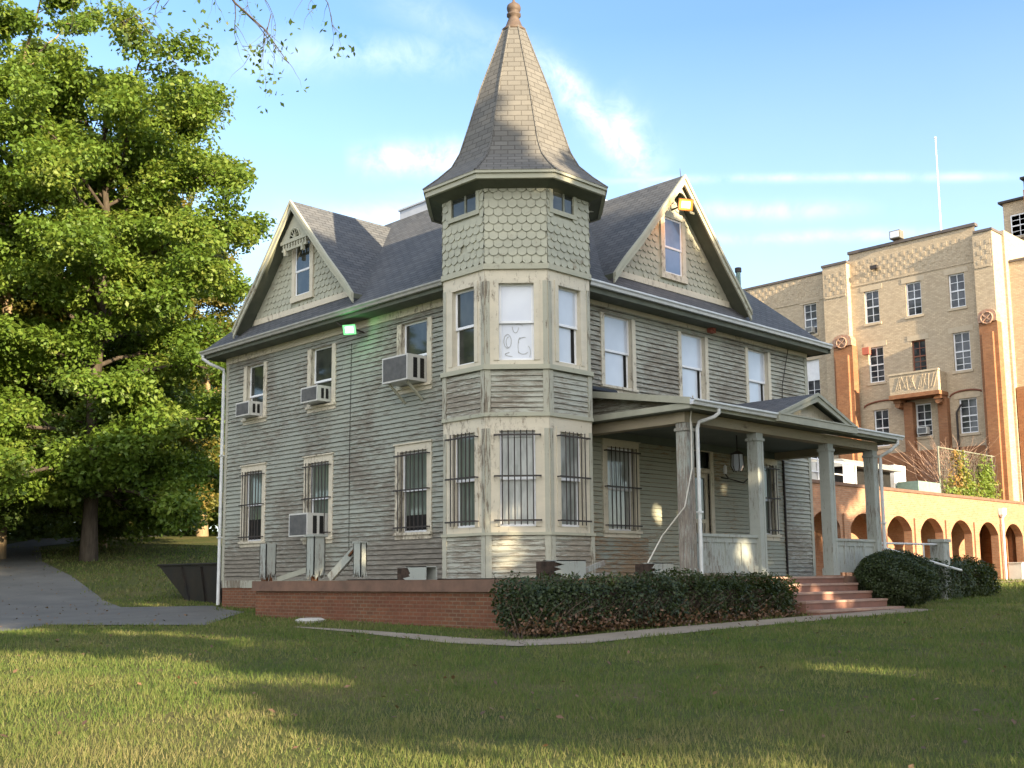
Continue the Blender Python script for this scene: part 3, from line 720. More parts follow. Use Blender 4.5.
# porch
PX0, PX1, PY = 1.95, 10.05, -3.25
for i, x in enumerate((1.95, 4.62, 7.78, PX1)):
    p = MB(); w = .13
    p.box(x-w, x+w, PY-w, PY+w, .95, 4.2)
    p.box(x-w-.025, x+w+.025, PY-w-.025, PY+w+.025, .95, 1.12); p.box(x-w-.03, x+w+.03, PY-w-.03, PY+w+.03, 4.02, 4.08)
    for s_ in (-1, 1):
        p.box(x+s_*.09-.035, x+s_*.09+.035, PY-w-.012, PY-w, 1.12, 4.02); 
    p.build('porch_post', M['post_worn' if i == 0 else 'post_blue'], house, 'bare and badly peeling porch post' if i == 0 else None)
for x0, x1 in ((2.08, 4.49), (7.91, 9.92)):
    p = MB(); y0, y1 = PY-.04, PY+.04
    p.box(x0, x1, y0, y1, 1.02, 1.80); p.box(x0, x1, y0-.05, y1+.05, 1.80, 1.86)
    p.box(x0, x1, y0-.02, y0, 1.02, 1.18); p.box(x0, x1, y0-.02, y0, 1.68, 1.80)
    n = 4
    for k in range(n+1):
        a = x0+(x1-x0)*k/n; p.box(max(x0, a-.05), min(x1, a+.05), y0-.022, y0, 1.18, 1.68)
    p.build('porch_railing', M['post_blue'], house)
p = MB(); p.box(PX0-.17, PX1+.17, PY-.14, PY+.14, 4.20, 4.42); p.box(PX0-.14, PX0+.14, PY+.14, YR-.03, 4.19, 4.41); p.box(PX1-.14, PX1+.14, PY+.14, YR-.03, 4.19, 4.41)
p.build('porch_beam', M['beam'], house)
p = MB(); p.box(PX0-.1, PX1+.1, PY+.1, YR-.03, 4.385, 4.40); p.box(PX0+.14, PX1-.14, YR-.09, YR-.035, 4.2, 4.385)
p.build('porch_ceiling', M['ceiling'], house)
RX0, RX1, RY = 1.52, 10.72, -3.74
rz = lambda y: 4.64 + (y-RY)*(5.22-4.64)/(YR-RY)
p = MB()
pts = [Vector((RX0, RY, rz(RY))), Vector((RX1, RY, rz(RY))), Vector((RX1, YR, rz(YR))), Vector((RX0, YR, rz(YR)))]
p.poly(pts, 0, [(v.x, v.y) for v in pts]); q = [v-Vector((0, 0, .05)) for v in pts]; p.poly(q, 1)
for i in range(4): p.poly([pts[i], pts[(i+1) % 4], q[(i+1) % 4], q[i]], 0)
# portico gable
GX, GH, GA, GB = 6.48, 1.78, 5.27, 4.64
for s_ in (-1, 1):
    A = [Vector((GX, RY-.06, GA)), Vector((GX, YR+.2, GA+.02)), Vector((GX+s_*GH, YR+.2, GB-.02)), Vector((GX+s_*GH, RY-.06, GB-.02))]
    ln = (GA-GB+.0)**2; L_ = math.hypot(GH, GA-GB)
    p.poly(A, 0, [(0, L_), (3.4, L_), (3.4, 0), (0, 0)]); B = [v-Vector((0, 0, .06)) for v in A]; p.poly(B, 1); p.poly([A[0], A[3], B[3], B[0]], 0); p.poly([A[2], A[3], B[3], B[2]], 0)
p.build('porch_roof', [M['shingle'], M['soffit']], house)
p = MB()      # boxed eaves and rake trims
p.box(RX0+.05, PX0-.14, RY+.03, YR-.05, 4.41, 4.43); p.box(PX0-.14, PX1+.2, RY+.03, PY-.14, 4.43, 4.45); p.box(PX1+.14, RX1-.05, RY+.03, YR-.05, 4.41, 4.43)
p.build('porch_soffit', M['soffit'], house)
p = MB()
def slab(p, x0, x1, y0, y1, zf0, zf1, m=0):
    p.hexa([Vector((x0, y0, zf0(y0))), Vector((x1, y0, zf0(y0))), Vector((x1, y1, zf0(y1))), Vector((x0, y1, zf0(y1))), Vector((x0, y0, zf1(y0))), Vector((x1, y0, zf1(y0))), Vector((x1, y1, zf1(y1))), Vector((x0, y1, zf1(y1)))], m)
slab(p, RX0-.02, RX0+.02, RY, YR-.05, lambda y: rz(y)-.13, lambda y: rz(y)+.015); slab(p, RX1-.02, RX1+.02, RY, YR-.05, lambda y: rz(y)-.13, lambda y: rz(y)+.015)
p.box(RX0+.02, RX0+.06, RY+.02, YR-.05, 4.43, 4.56); p.box(RX0+.02, RX1-.02, RY, RY+.03, 4.43, 4.60)
p.build('porch_fascia', M['trim_green'], house)
p = MB()
fs = Fr((PX0-.1, 0, 0), (0, 1, 0), (-1, 0, 0))
zc = 4.45
while zc < 5.15:
    ya = RY+.1
    # the board starts where the roof slope lets it
    while rz(ya)-.12 < zc+.11: ya += .05
    if ya < YR-.1: clapboard(p, fs, ya, YR-.04, zc, zc+.112, [], .112, .034)
    zc += .112
p.poly([fs(RY+.1, -.004, 4.43), fs(YR, -.004, 4.43), fs(YR, -.004, 5.15), fs(RY+.1, -.004, rz(RY)-.06)])
p.build('porch_side_siding', M['siding_worn'], house)
p = MB()
p.prism([Vector((GX-GH+.25, RY+.18, GB)), Vector((GX+GH-.25, RY+.18, GB)), Vector((GX, RY+.18, GA-.14))], (0, .06, 0))
p.build('portico_tympanum', M['cream'], house)
p = MB()
for s_ in (-1, 1):
    for (y, lo, hi, th) in ((RY-.10, .20, -.0, .045), (RY-.13, .07, -.015, .04)):
        A = [Vector((GX, y, GA-hi)), Vector((GX+s_*GH, y, GB-.02-hi)), Vector((GX+s_*(GH-.02), y, GB-.02-lo*.7)), Vector((GX, y, GA-lo))]
        p.hexa([*A, *[v+Vector((0, th, 0)) for v in A]])
p.box(GX-GH, GX+GH, RY-.14, RY-.03, 4.44, 4.60); p.box(GX-GH, GX+GH, RY-.16, RY+.15, 4.60, 4.632)
p.build('portico_trim', M['trim_green'], house)
gutter('gutter', (RX0-.02, RY, 4.50), (GX-GH-.02, RY, 4.50), (0, -1, 0), M['gutter'], .12, .13); gutter('gutter', (GX+GH+.02, RY, 4.49), (RX1+.08, RY, 4.49), (0, -1, 0), M['gutter'], .12, .13)
def spout(pts, r=.043, mat='gutter', straps=()):
    s = MB(); s.tube(pts, r, 8)
    for z in straps: s.box(pts[-1][0]-r-.012, pts[-1][0]+r+.012, pts[-1][1]-r-.012, pts[-1][1]+r+.012, z-.02, z+.02)
    return s.build('downspout', M[mat], house)
spout([(2.45, RY-.05, 4.50), (2.45, RY-.05, 4.40), (2.38, RY+.02, 4.32), (2.2, PY-.2, 4.22), (2.16, PY-.18, 4.08), (2.16, PY-.18, .97)], straps=(2.3,))
spout([(10.55, RY-.05, 4.50), (10.55, RY-.05, 4.38), (10.4, RY+.1, 4.2), (10.27, PY-.17, 4.05), (10.26, PY-.17, 3.9), (10.26, PY-.17, 1.1)], straps=(2.3,))
spout([(XL-.6, 12.15, 7.6), (XL-.6, 12.15, 7.5), (XL-.45, 11.98, 7.34), (XL-.1, 11.80, 7.18), (XL-.1, 11.79, 7.0), (XL-.1, 11.79, .25)], .05, straps=(2.2, 4.6))
spout([(1.35, YR-.62, 7.63), (1.35, YR-.62, 7.45), (1.2, YR-.50, 7.28), (.98, YR-.16, 7.1), (.95, YR-.12, 6.95), (.95, YR-.12, 5.45)], .05)
s = MB(); s.tube([(.95, YR-.13, 5.55), (.98, YR-.15, 5.42), (1.3, YR-.3, 5.28), (1.9, YR-.4, 5.24), (2.6, YR-.45, 5.22)], [.085, .09, .09, .09, .09], 8); s.build('drain_hose', M['black'], house)
s = MB(); s.tube([FR(10.42, .05, .95), FR(10.42, .05, 4.2)], .03, 6); s.tube([FR(10.45, .04, 5.3), FR(10.55, .04, 6.4), FR(10.9, .06, 7.5)], .012, 5)
s.build('wall_cable', M['bar'], house); s = MB(); s.tube([FL(5.52, .04, 1.3), FL(5.53, .045, 4.2), FL(5.5, .04, 7.0)], .008, 4); s.tube([FL(5.1, .3, 7.15), FL(5.6, .5, 7.52)], .016, 5)
s.build('wall_cable', M['bar'], house)
s = MB(); s.tube([(1.75, RY+.1, 4.72), (1.9, PY-.2, 4.25), (1.92, PY-.2, 3.9)], .018, 5); s.build('loose_cable', M['wire'], house); s = MB()
s.tube([(1.92, PY-.2, 4.2), (1.9, PY-.2, 3.2), (1.75, PY-.1, 2.4), (1.6, PY+.4, 1.8), (1.1, PY+.5, 1.1)], .016, 5)
s.build('loose_cable', M['wire'], house); s = MB(); s.tube([(1.72, -1.15, 9.35), (1.25, -1.3, 9.2), (.72, -1.5, 9.0)], .016, 5)
s.build('loose_cable', M['wire'], house)
# ------------------------------------------------------------------ brick terrace and steps
ter = thing('brick_terrace', 'low red brick terrace with brown stone coping wrapped around the house front', 'terrace', (0, 0, 0))
TX, TY, TL = -3.0, -3.42, 5.58
mb = MB()
mb.box(TX, TX+.3, TY, TL, -.5, .70); mb.box(TX+.3, 4.68, TY, TY+.3, -.5, .70); mb.box(8.12, 10.4, TY, TY+.3, -.5, .70); mb.box(TX+.3, XL-.01, TL-.3, TL, -.5, .70); mb.box(10.1, 10.4, TY+.3, YR-.02, -.5, .7)
mb.build('brick_wall', M['terra'], ter)
mb = MB()
mb.box(TX-.07, TX+.36, TY-.07, TL+.07, .70, .93); mb.box(TX+.36, 4.68, TY-.07, TY+.36, .70, .93); mb.box(8.12, 10.47, TY-.07, TY+.36, .70, .93); mb.box(TX+.36, XL-.03, TL-.3, TL+.07, .70, .93)
mb.build('coping', M['coping'], ter)
mb = MB()
mb.box(TX+.36, XL-.04, TY+.36, TL-.3, .80, .915); mb.box(XL-.04, 10.4, TY+.36, YR-.04, .80, .915); mb.box(4.68, 8.12, TY+.06, TY+.36, .8, .922)
mb.build('floor', M['floor'], ter)
st = thing('porch_steps', 'flight of five red painted concrete steps up to the porch', 'steps', (6.4, -4, 0))
tops = [.93, .765, .575, .39, .20]; ys_ = [-3.38, -3.72, -4.05, -4.38, -4.72]
for i in range(5):
    mb = MB(); y1 = TY+.06 if i == 0 else ys_[i-1]
    o = (0, .0, .0, .02, .04)[i]
    q = (0, .04, .10, .2, .34)[i]
    mb.box(4.66-o, 8.14+q, ys_[i]-.0, y1 - (.0 if i else 0), -.4, tops[i]-.05)
    mb.box(4.66-o-.015, 8.14+q+.015, ys_[i]-.02, y1+(.0 if i == 0 else 0)-.021, tops[i]-.05, tops[i], 1)
    mb.build('step', [M['step_red'], M['tread']], st)
# handrails at the right of the steps
hr = thing('pipe_handrail', 'grey pipe handrail reaching right from the last porch post above the shrubs', 'handrail', (11, -3.3, .9))
mb = MB(); mb.tube([(10.2, -3.25, 1.78), (13.8, -3.2, 1.80)], .03, 6); mb.tube([(10.2, -3.25, 1.70), (12.2, -3.4, 1.40), (14.4, -3.6, 1.06)], .035, 6); mb.build('rail', M['gutter'], hr)
mb = MB(); mb.tube([(12.9, -3.22, .3), (12.9, -3.22, 1.8)], .025, 6); mb.build('rail_post', M['gutter'], hr)
nw = thing('newel_post', 'pale blue-grey square newel post at the end of the pipe handrail', 'post', (14, -3.2, .3))
mb = MB(); mb.box(13.78, 14.16, -3.4, -3.0, .2, 1.86); mb.build('shaft', M['post_blue'], nw)
mb = MB(); mb.box(13.74, 14.20, -3.44, -2.96, 1.86, 1.95); mb.build('cap', M['post_blue'], nw)

# ------------------------------------------------------------------ air conditioners
def ac(label, fr, a0, a1, z0, z1, dep, bracket=False, vents=2):
    c = fr((a0+a1)/2, dep/2, z0); t_ = thing('air_conditioner', label, 'air conditioner', c, 'window air conditioners')
    m = MB(); m.box(a0, a1, -.14, dep, z0, z1, 0, fr); m.build('case', M['ac'], t_)
    m = MB(); n = max(4, int((a1-a0)/.035)); w = (a1-a0)-.08
    m.box(a0+.04, a1-.04, dep+.001, dep+.004, z0+.04, z1-.04, 0, fr)
    for i in range(n): a = a0+.05+(w-.03)*i/n; m.box(a, a+.012, dep+.004, dep+.014, z0+.04, z1-.04, 0, fr)
    m.build('grille', M['acg'], t_)
    m = MB()
    # louvres on the side that faces the street
    for k in range(vents):
        b0 = dep*.18+k*dep*.34; m.box(a0-.004, a0-.001, b0, b0+dep*.2, z0+.07, z1-.07, 0, fr)
        for j in range(6): zz = z0+.09+j*(z1-z0-.2)/6; m.box(a0-.010, a0-.004, b0, b0+dep*.2, zz, zz+.014, 0, fr)
    m.build('side_vent', M['black'], t_)
    if bracket:
        m = MB()
        for a in (a0+.15, a1-.15): m.bar(fr(a, .03, z0-.42), fr(a, dep-.12, z0-.02), .05, .05)
        m.build('bracket', M['rake'], t_)
ac('small white air conditioner in the upper window farthest from the turret', FL, 9.80, 10.52, 5.58, 5.98, .42)
ac('small white air conditioner in the middle upper window of the side wall', FL, 6.45, 7.22, 5.58, 5.99, .42)
ac('big boxy air conditioner on brackets in the upper window next to the turret', FL, 2.50, 3.46, 5.58, 6.20, .62, True)
ac('air conditioner pushed through the bars of a ground-floor side window', FL, 6.55, 7.40, 2.06, 2.66, .60)

# ------------------------------------------------------------------ lamps and fixtures
def flood(name, label, pos, aim, colr, strength, fr_bracket):
    t_ = thing(name, label, 'floodlight', pos); P = Vector(pos); A = Vector(aim).normalized(); U = A.cross(Vector((0, 0, 1))).normalized(); N = U.cross(A)
    f_ = lambda a, b, z: P+U*a+A*b+N*z
    m = MB(); q = lambda s_, b, h_: [f_(-s_, b, -h_), f_(s_, b, -h_), f_(s_, b, h_), f_(-s_, b, h_)]
    k_ = 1 if name[0] == 'g' else .9; m.hexa([*q(.08, -.14, .06), *q(.21*k_, .06, .155*k_)]); m.build('housing', M['bar'], t_)
    m = MB(); m.poly([f_(-.19*k_, .064, -.135*k_), f_(.19*k_, .064, -.135*k_), f_(.19*k_, .064, .135*k_), f_(-.19*k_, .064, .135*k_)]); m.build('lens', emit(name+'_rim_glow', colr, strength), t_); e_ = .62*k_; m = MB(); m.prism([f_(-.19*e_, .0645, -.135*e_), f_(.19*e_, .0645, -.135*e_), f_(.19*e_, .0645, .135*e_), f_(-.19*e_, .0645, .135*e_)], A*.012); m.build('bulb', emit(name+'_glow', tuple(.45+.55*c for c in colr), 1.6), t_)
    m = MB(); m.bar(P-A*.1, Vector(fr_bracket), .035, .035); m.build('bracket', M['bar'], t_)
    l = bpy.data.lights.new(name+'_light', 'POINT'); l.energy = 13 if name[0] == 'g' else 3; l.color = colr; l.shadow_soft_size = .1
    lo = bpy.data.objects.new(name+'_light', l); COL.objects.link(lo); lo.location = P+A*.25
flood('floodlight', 'lit greenish-white floodlight under the eave of the side wall', (-.78, 5.02, 7.22), (-.8, -.45, -.35), (.22, .95, .30), .42, (-.36, 5.0, 7.2))
flood('gable_floodlight', 'lit orange floodlight at the peak of the front gable', (5.35, -.95, 10.42), (-.45, -.8, -.25), (1, .34, .04), .55, (5.5, -.40, 10.45))
al = thing('alarm_bell', 'small red alarm bell box under the front eave', 'alarm', (7.05, -.42, 7.5))
mb = MB(); mb.box(6.92, 7.16, -.52, -.36, 7.40, 7.66); mb.build('box', M['alarm'], al)
mb = MB(); mb.tube([(7.04, -.52, 7.53), (7.04, -.56, 7.53)], [.09, .07], 12); mb.build('gong', M['alarm'], al)
ln = thing('porch_lantern', 'dark hanging lantern under the porch ceiling', 'lantern', (5.75, -2, 4.38))
mb = MB(); mb.tube([(5.75, -2, 4.38), (5.75, -2, 3.98)], .014, 5); mb.lathe((5.75, -2, 0), [(.02, 4.0), (.16, 3.93), (.17, 3.90)], 8); mb.build('hanger', M['bar'], ln)
mb = MB(); mb.lathe((5.75, -2, 0), [(.13, 3.90), (.15, 3.62), (.09, 3.50)], 8); mb.build('glass_shade', M['glass_sky'], ln)
mb = MB()
for i in range(6): mb.tube([(5.75+.15*math.cos(i), -2+.15*math.sin(i), 3.9), (5.75+.165*math.cos(i), -2+.165*math.sin(i), 3.62), (5.75+.1*math.cos(i), -2+.1*math.sin(i), 3.48)], .012, 4)
mb.build('cage', M['bar'], ln)
wl_ = thing('wall_lantern', 'small black bracket lamp with a white bulb beside the front door', 'wall lamp', (7.5, -.4, 3.7))
mb = MB(); mb.tube([FR(7.4, 0, 3.55), FR(7.4, .25, 3.5), FR(7.1, .35, 3.6)], .018, 5); mb.tube([FR(7.4, .25, 3.5), FR(8.0, .3, 3.42), FR(8.3, .25, 3.55)], .018, 5); mb.build('arm', M['bar'], wl_)
mb = MB(); mb.lathe(tuple(FR(7.1, .35, 0)), [(.04, 3.6), (.05, 3.68), (.045, 3.8), (.01, 3.84)], 8); mb.build('bulb', M['vinyl'], wl_)

# ------------------------------------------------------------------ rotten posts and boards on the terrace
def jag(mb, x0, x1, y0, y1, z0, z1, seed, m=0, n=5):
    """square post whose lower end is rotted to splinters"""
    rj = random.Random(seed)
    def side(p, q, nrm):
        pts = [Vector((*p, z1)), Vector((*q, z1))]
        for i in range(n*2+1):
            t_ = 1-i/(n*2); z = z0+(rj.uniform(.02, .30) if i % 2 else rj.uniform(0, .1)); pts.append(Vector((p[0]+(q[0]-p[0])*t_, p[1]+(q[1]-p[1])*t_, z)))
        mb.prism(pts, Vector(nrm)*-.022, m)
    side((x0, y0), (x1, y0), (0, -1, 0)); side((x1, y1), (x0, y1), (0, 1, 0)); side((x0, y1), (x0, y0), (-1, 0, 0)); side((x1, y0), (x1, y1), (1, 0, 0))
def stub(label, x, y, z1, seed, w=.14, cap=False):
    t_ = thing('broken_post', label, 'broken post', (x, y, .93), 'broken porch posts on the terrace')
    m = MB(); jag(m, x-w, x+w, y-w, y+w, .95, z1, seed); m.box(x-w+.02, x+w-.02, y-w+.02, y+w-.02, z1-.02, z1-.004); m.build('casing', M['post_blue'], t_)
    m = MB(); rj = random.Random(seed+1)
    for i in range(7):
        a, b = x+rj.uniform(-.09, .09), y+rj.uniform(-.09, .09); m.hexa([Vector((a-.03, b-.03, .93)), Vector((a+.03, b-.03, .93)), Vector((a+.03, b+.03, .93)), Vector((a-.03, b+.03, .93)), Vector((a-.02, b-.02, .93+rj.uniform(.12, .34))), Vector((a+.012, b-.02, .93+rj.uniform(.12, .3))), Vector((a+.012, b+.012, .93+rj.uniform(.15, .3))), Vector((a-.02, b+.012, .93+rj.uniform(.12, .3)))])
    m.build('rotten_core', M['rust'], t_)
    if cap: m = MB(); m.box(x-w-.04, x+w+.04, y-w-.04, y+w+.04, z1, z1+.05); m.build('cap', M['post_blue'], t_)
stub('blue-grey stump of a porch post at the far corner of the brick terrace', -2.82, 5.38, 1.80, 11)
stub('taller capped blue-grey post stump standing below the low air conditioner', -2.82, 3.42, 1.90, 17, .15, True)
t_ = thing('leaning_board', 'broken blue-grey railing board leaning against a splintered plank', 'board', (-2.8, 2.6, .93))
m = MB(); m.bar((-2.85, 2.85, .98), (-2.72, 2.05, 1.62), .17, .03, 0, (1, 0, .2)); m.bar((-2.80, 2.82, 1.0), (-2.66, 2.02, 1.66), .17, .03, 0, (1, 0, .2)); m.build('board', M['post_blue'], t_)
m = MB(); m.bar((-2.8, 2.2, 1.45), (-2.72, 1.92, 1.72), .06, .04); m.build('broken_end', M['rust'], t_)
t_ = thing('splintered_plank', 'upright blue-grey plank with a splintered foot on the terrace edge', 'plank', (-2.8, 1.85, .93))
m = MB(); jag(m, -2.86, -2.70, 1.70, 1.97, .96, 1.72, 23, 0, 4); m.box(-2.87, -2.69, 1.68, 1.99, 1.72, 1.75); m.build('plank', M['post_blue'], t_)
t_ = thing('fallen_railing', 'fallen dull green railing board propped low between the two post stumps', 'board', (-2.8, 4.5, .93))
m = MB(); m.bar((-2.75, 5.05, .96), (-2.7, 3.65, 1.22), .03, .12); m.build('board', M['trim_green'], t_)
def rotbox(label, x0, x1, y0, y1, z0, z1, seed, ax=0, flip=False):
    t_ = thing('broken_box_board', label, 'boards', ((x0+x1)/2, (y0+y1)/2, z0), 'broken boxed boards lying on the terrace')
    m = MB(); rj = random.Random(seed); n = 8
    def face(o, e, up, off):
        o, e, up = Vector(o), Vector(e), Vector(up); pts = [o, o+e]
        top = [o+e+up*1.0]; pts += top
        pts.append(o+up)
        # ragged end
        pts = [o+e, o+e+up, o+up] + [o+up*(1-i/n)+e*(rj.uniform(0, .35) if 0 < i < n else .1) for i in range(n+1)]
        m.prism(pts, off)
    if ax == 0:
        o, e = ((x0, y0, z0), (x1-x0, 0, 0)) if not flip else ((x1, y0, z0), (x0-x1, 0, 0))
        face(o, e, (0, 0, z1-z0), (0, .02, 0)); face((o[0], y0, z1), e, (0, y1-y0, 0), (0, 0, -.02)); face((o[0], y1, z0), e, (0, 0, z1-z0), (0, -.02, 0))
    else:
        o, e = ((x0, y0, z0), (0, y1-y0, 0)) if not flip else ((x0, y1, z0), (0, y0-y1, 0))
        face(o, e, (0, 0, z1-z0), (.02, 0, 0)); face((x0, o[1], z1), e, (x1-x0, 0, 0), (0, 0, -.02)); face((x1, o[1], z0), e, (0, 0, z1-z0), (-.02, 0, 0))
    m.build('casing', M['post_blue'], t_)
    m = MB()
    if ax == 0:
        xa, xb = (x0-.22, x0+.25) if not flip else (x1-.25, x1+.22); m.box(xa, xb, y0+.03, y1-.03, z0, z1-.03)
        for i in range(5): q = rj.uniform(0, 1); m.bar((xa+rj.uniform(-.1, .1), y0+.04+q*(y1-y0-.08), z0+rj.uniform(.02, .1)), (xb, y0+.05+q*(y1-y0-.1), z1-.05), .05, .04)
    else:
        xa, xb = (y0-.22, y0+.25) if not flip else (y1-.25, y1+.22); m.box(x0+.03, x1-.03, xa, xb, z0, z1-.03)
    m.build('rotten_core', M['rot_shade_dark'], t_)
rotbox('pale broken post box lying end-on on the terrace just left of the turret', -2.75, -2.45, -.30, .42, .93, 1.20, 5, 1, True)
rotbox('broken blue boxed boards lying in front of the turret right corner', -1.95, -1.05, -3.05, -2.78, .93, 1.28, 8)
rotbox('broken blue boxed boards lying under the barred porch window', .95, 1.70, -3.05, -2.78, .93, 1.24, 9)
t_ = thing('split_plank', 'grey split plank slanting between broken boards by the turret', 'plank', (-.8, -2.7, .93))
m = MB(); m.bar((-1.05, -2.75, 1.0), (.0, -2.6, 1.24), .05, .10); m.bar((-1.0, -2.68, .98), (.05, -2.7, 1.02), .05, .05); m.build('plank', M['post_worn'], t_)
def rocks(name, label, cat, x, y, r, mat, seed):
    m = MB(); rj = random.Random(seed); n = 9; z = gh(x, y)
    rings = [[(x+r*k*math.cos(2*math.pi*i/n)*(1+.25*math.sin(seed+i*2)), y+r*k*.8*math.sin(2*math.pi*i/n), z+h_+rj.uniform(0, .015)) for i in range(n)] for k, h_ in ((.9, -.03), (1, .04), (.7, .085))]
    for a, b in zip(rings[:-1], rings[1:]):
        for i in range(n): m.poly([a[i], a[(i+1) % n], b[(i+1) % n], b[i]])
    m.poly(rings[-1]); tag(m.build(name, mat), label, cat)
rocks('stone', 'pale flat stone in the grass in front of the brick terrace', 'stone', -3.72, 2.3, .36, plain('pale_stone', (.48, .47, .43), (.36, .35, .32), 6), 3)

# ------------------------------------------------------------------ dumpster
du = thing('dumpster', 'black open dumpster with slanted sides behind the left corner of the house', 'dumpster', (1.2, 14.0, .2))
z0, z1 = .22, 1.46
O = [Vector((.15, 11.9, z1)), Vector((2.1, 11.9, z1)), Vector((2.1, 16.7, z1)), Vector((.15, 16.7, z1))]
I_ = [Vector((.35, 12.3, z0)), Vector((1.9, 12.3, z0)), Vector((1.9, 15.0, z0)), Vector((.35, 15.0, z0))]
m = MB(); m.poly(I_)
for i in range(4): m.poly([I_[i], I_[(i+1) % 4], O[(i+1) % 4], O[i]])
iO = [v+Vector((.06*(1 if v.x < 1 else -1), .06*(1 if v.y < 14 else -1), -.02)) for v in O]; iI = [v+Vector((.06*(1 if v.x < 1 else -1), .06*(1 if v.y < 14 else -1), .1)) for v in I_]
for i in range(4): m.poly([iI[(i+1) % 4], iI[i], iO[i], iO[(i+1) % 4]]); m.poly([O[i], O[(i+1) % 4], iO[(i+1) % 4], iO[i]])
m.poly(iI); m.build('body', M['rust_black'], du)
m = MB()
for y in (12.9, 13.9, 14.9):
    k = (z1-z0); m = MB(); m.bar((.31, y, z0+.1), (.13, y+(.25 if y > 14.5 else 0), z1-.08), .07, .05, 0, (0, 1, 0)); m.build('rib', M['rust_black'], du)
m = MB()
for i in range(4): m.tube([O[i], O[(i+1) % 4]], .045, 6)
m.build('rim', M['rust_black'], du)
m = MB()
for x in (.5, 1.75):
    for y in (12.5, 14.8): m.tube([(x-.03, y, z0-.08), (x+.03, y, z0-.08)], .09, 10)
m.build('wheel', M['rust_black'], du)
m = MB(); m.poly([Vector((.243, 12.55, .84)), Vector((.243, 12.85, .84)), Vector((.215, 12.85, 1.0)), Vector((.215, 12.55, 1.0))]); m.build('sticker', plain('faded_sticker', (.12, .12, .12), (.08, .08, .08)), du)

# ------------------------------------------------------------------ hospital
M['cream_brick'] = brick('cream_brick', (.60, .49, .345), (.44, .35, .245), (.38, .31, .23), .22, .08, .012, patch=(.44, .37, .28), bump=.7)
M['orange_brick'] = brick('orange_brick', (.34, .165, .08), (.25, .115, .06), (.27, .17, .11), .22, .08, .01, patch=(.25, .10, .05))
M['pink_brick'] = brick('arcade_brick', (.44, .24, .145), (.34, .17, .10), (.34, .25, .18), .22, .08, .012, patch=(.34, .17, .11))
M['limestone'] = plain('limestone', (.50, .42, .31), (.42, .35, .26), 4, .85, .2, bump=.2)
M['brown_frame'] = plain('brown_frame', (.22, .09, .06), (.18, .075, .05), 4)
FH = Fr((40, 0, 0), (0, 1, 0), (-1, 0, 0))
ho = thing('brick_building', 'large flat-roofed cream and orange brick building behind the right side of the house', 'building', (45, 12, 0))
def holed(mb, fr, a0, a1, z0, z1, holes, b=0, rec=.18, m=0):
    A = sorted({a0, a1} | {x for h in holes for x in h[:2]}); Z = sorted({z0, z1} | {x for h in holes for x in h[2:]})
    for p, q in zip(A[:-1], A[1:]):
        for r, s_ in zip(Z[:-1], Z[1:]):
            if any(h[0] < (p+q)/2 < h[1] and h[2] < (r+s_)/2 < h[3] for h in holes): continue
            mb.poly([fr(p, b, r), fr(q, b, r), fr(q, b, s_), fr(p, b, s_)], m)
    for h in holes:
        c = [(h[0], h[2]), (h[1], h[2]), (h[1], h[3]), (h[0], h[3])]
        for i in range(4):
            (p, r), (q, s_) = c[i], c[(i+1) % 4]; mb.poly([fr(p, b, r), fr(q, b, s_), fr(q, b-rec, s_), fr(p, b-rec, r)], m)
def hwin(a, z0, z1, w, b=0, mat='vinyl', rows=(2, 2), blind=False, fr=FH, parent=ho):
    s = MB(); a0, a1 = a-w/2, a+w/2; B0, B1 = b-.17, b-.10; t = .065
    s.box(a0, a0+t, B0, B1, z0, z1, 0, fr); s.box(a1-t, a1, B0, B1, z0, z1, 0, fr); s.box(a0+t, a1-t, B0, B1-.002, z0, z0+t, 0, fr); s.box(a0+t, a1-t, B0, B1-.002, z1-t, z1, 0, fr)
    zm = (z0+z1)/2; s.box(a0+t, a1-t, B0, B1-.004, zm-.035, zm+.035, 0, fr); s.box(a-.018, a+.018, B0, B1-.02, z0+t, z1-t, 0, fr)
    for k in range(1, rows[0]): s.box(a0+t, a1-t, B0, B1-.022, z0+(zm-z0)*k/rows[0]-.015, z0+(zm-z0)*k/rows[0]+.015, 0, fr)
    for k in range(1, rows[1]): s.box(a0+t, a1-t, B0, B1-.022, zm+(z1-zm)*k/rows[1]-.015, zm+(z1-zm)*k/rows[1]+.015, 0, fr)
    s.box(a0-.10, a1+.10, b-.02, b+.06, z0-.14, z0-.003, 1, fr)
    f_ = s.build('window', [M[mat], M['limestone']], parent)
    s = MB(); s.poly([fr(a0, B0+.02, z0), fr(a1, B0+.02, z0), fr(a1, B0+.02, z1), fr(a0, B0+.02, z1)]); s.build('pane', M['glass_dim'], f_)
    if blind: s = MB(); s.box(a0+t, a1-t, B0+.03, B0+.045, zm, z1-t, 0, fr); s.build('blind', M['vinyl'], f_)
    return (a0, a1, z0, z1)
M['glass_dim'] = glassmat('grey_window_glass', (.07, .075, .085), (.02, .022, .03), (1, 1, 1), 2)
wins = [(11.75, 15.0, 16.86, .86), (9.30, 15.0, 16.86, .86), (6.90, 15.0, 16.84, .86), (11.67, 11.6, 13.6, .9), (9.18, 11.85, 13.6, .78), (6.83, 11.6, 13.65, .9), (11.55, 8.0, 10.05, .86), (9.12, 8.32, 10.1, .88), (6.70, 8.26, 10.1, .94)]
hol = [hwin(a, z0, z1, w, 0, 'brown_frame' if i == 4 else 'vinyl', (3, 2) if i > 2 else (2, 2)) for i, (a, z0, z1, w) in enumerate(wins)]
wl2 = [(16.0, 15.12, 17.0, .86), (16.0, 11.2, 13.6, .9), (16.0, 7.6, 9.8, .9)]
hol2 = [hwin(a, z0, z1, w, -.6, blind=(i == 1)) for i, (a, z0, z1, w) in enumerate(wl2)]
mb = MB()
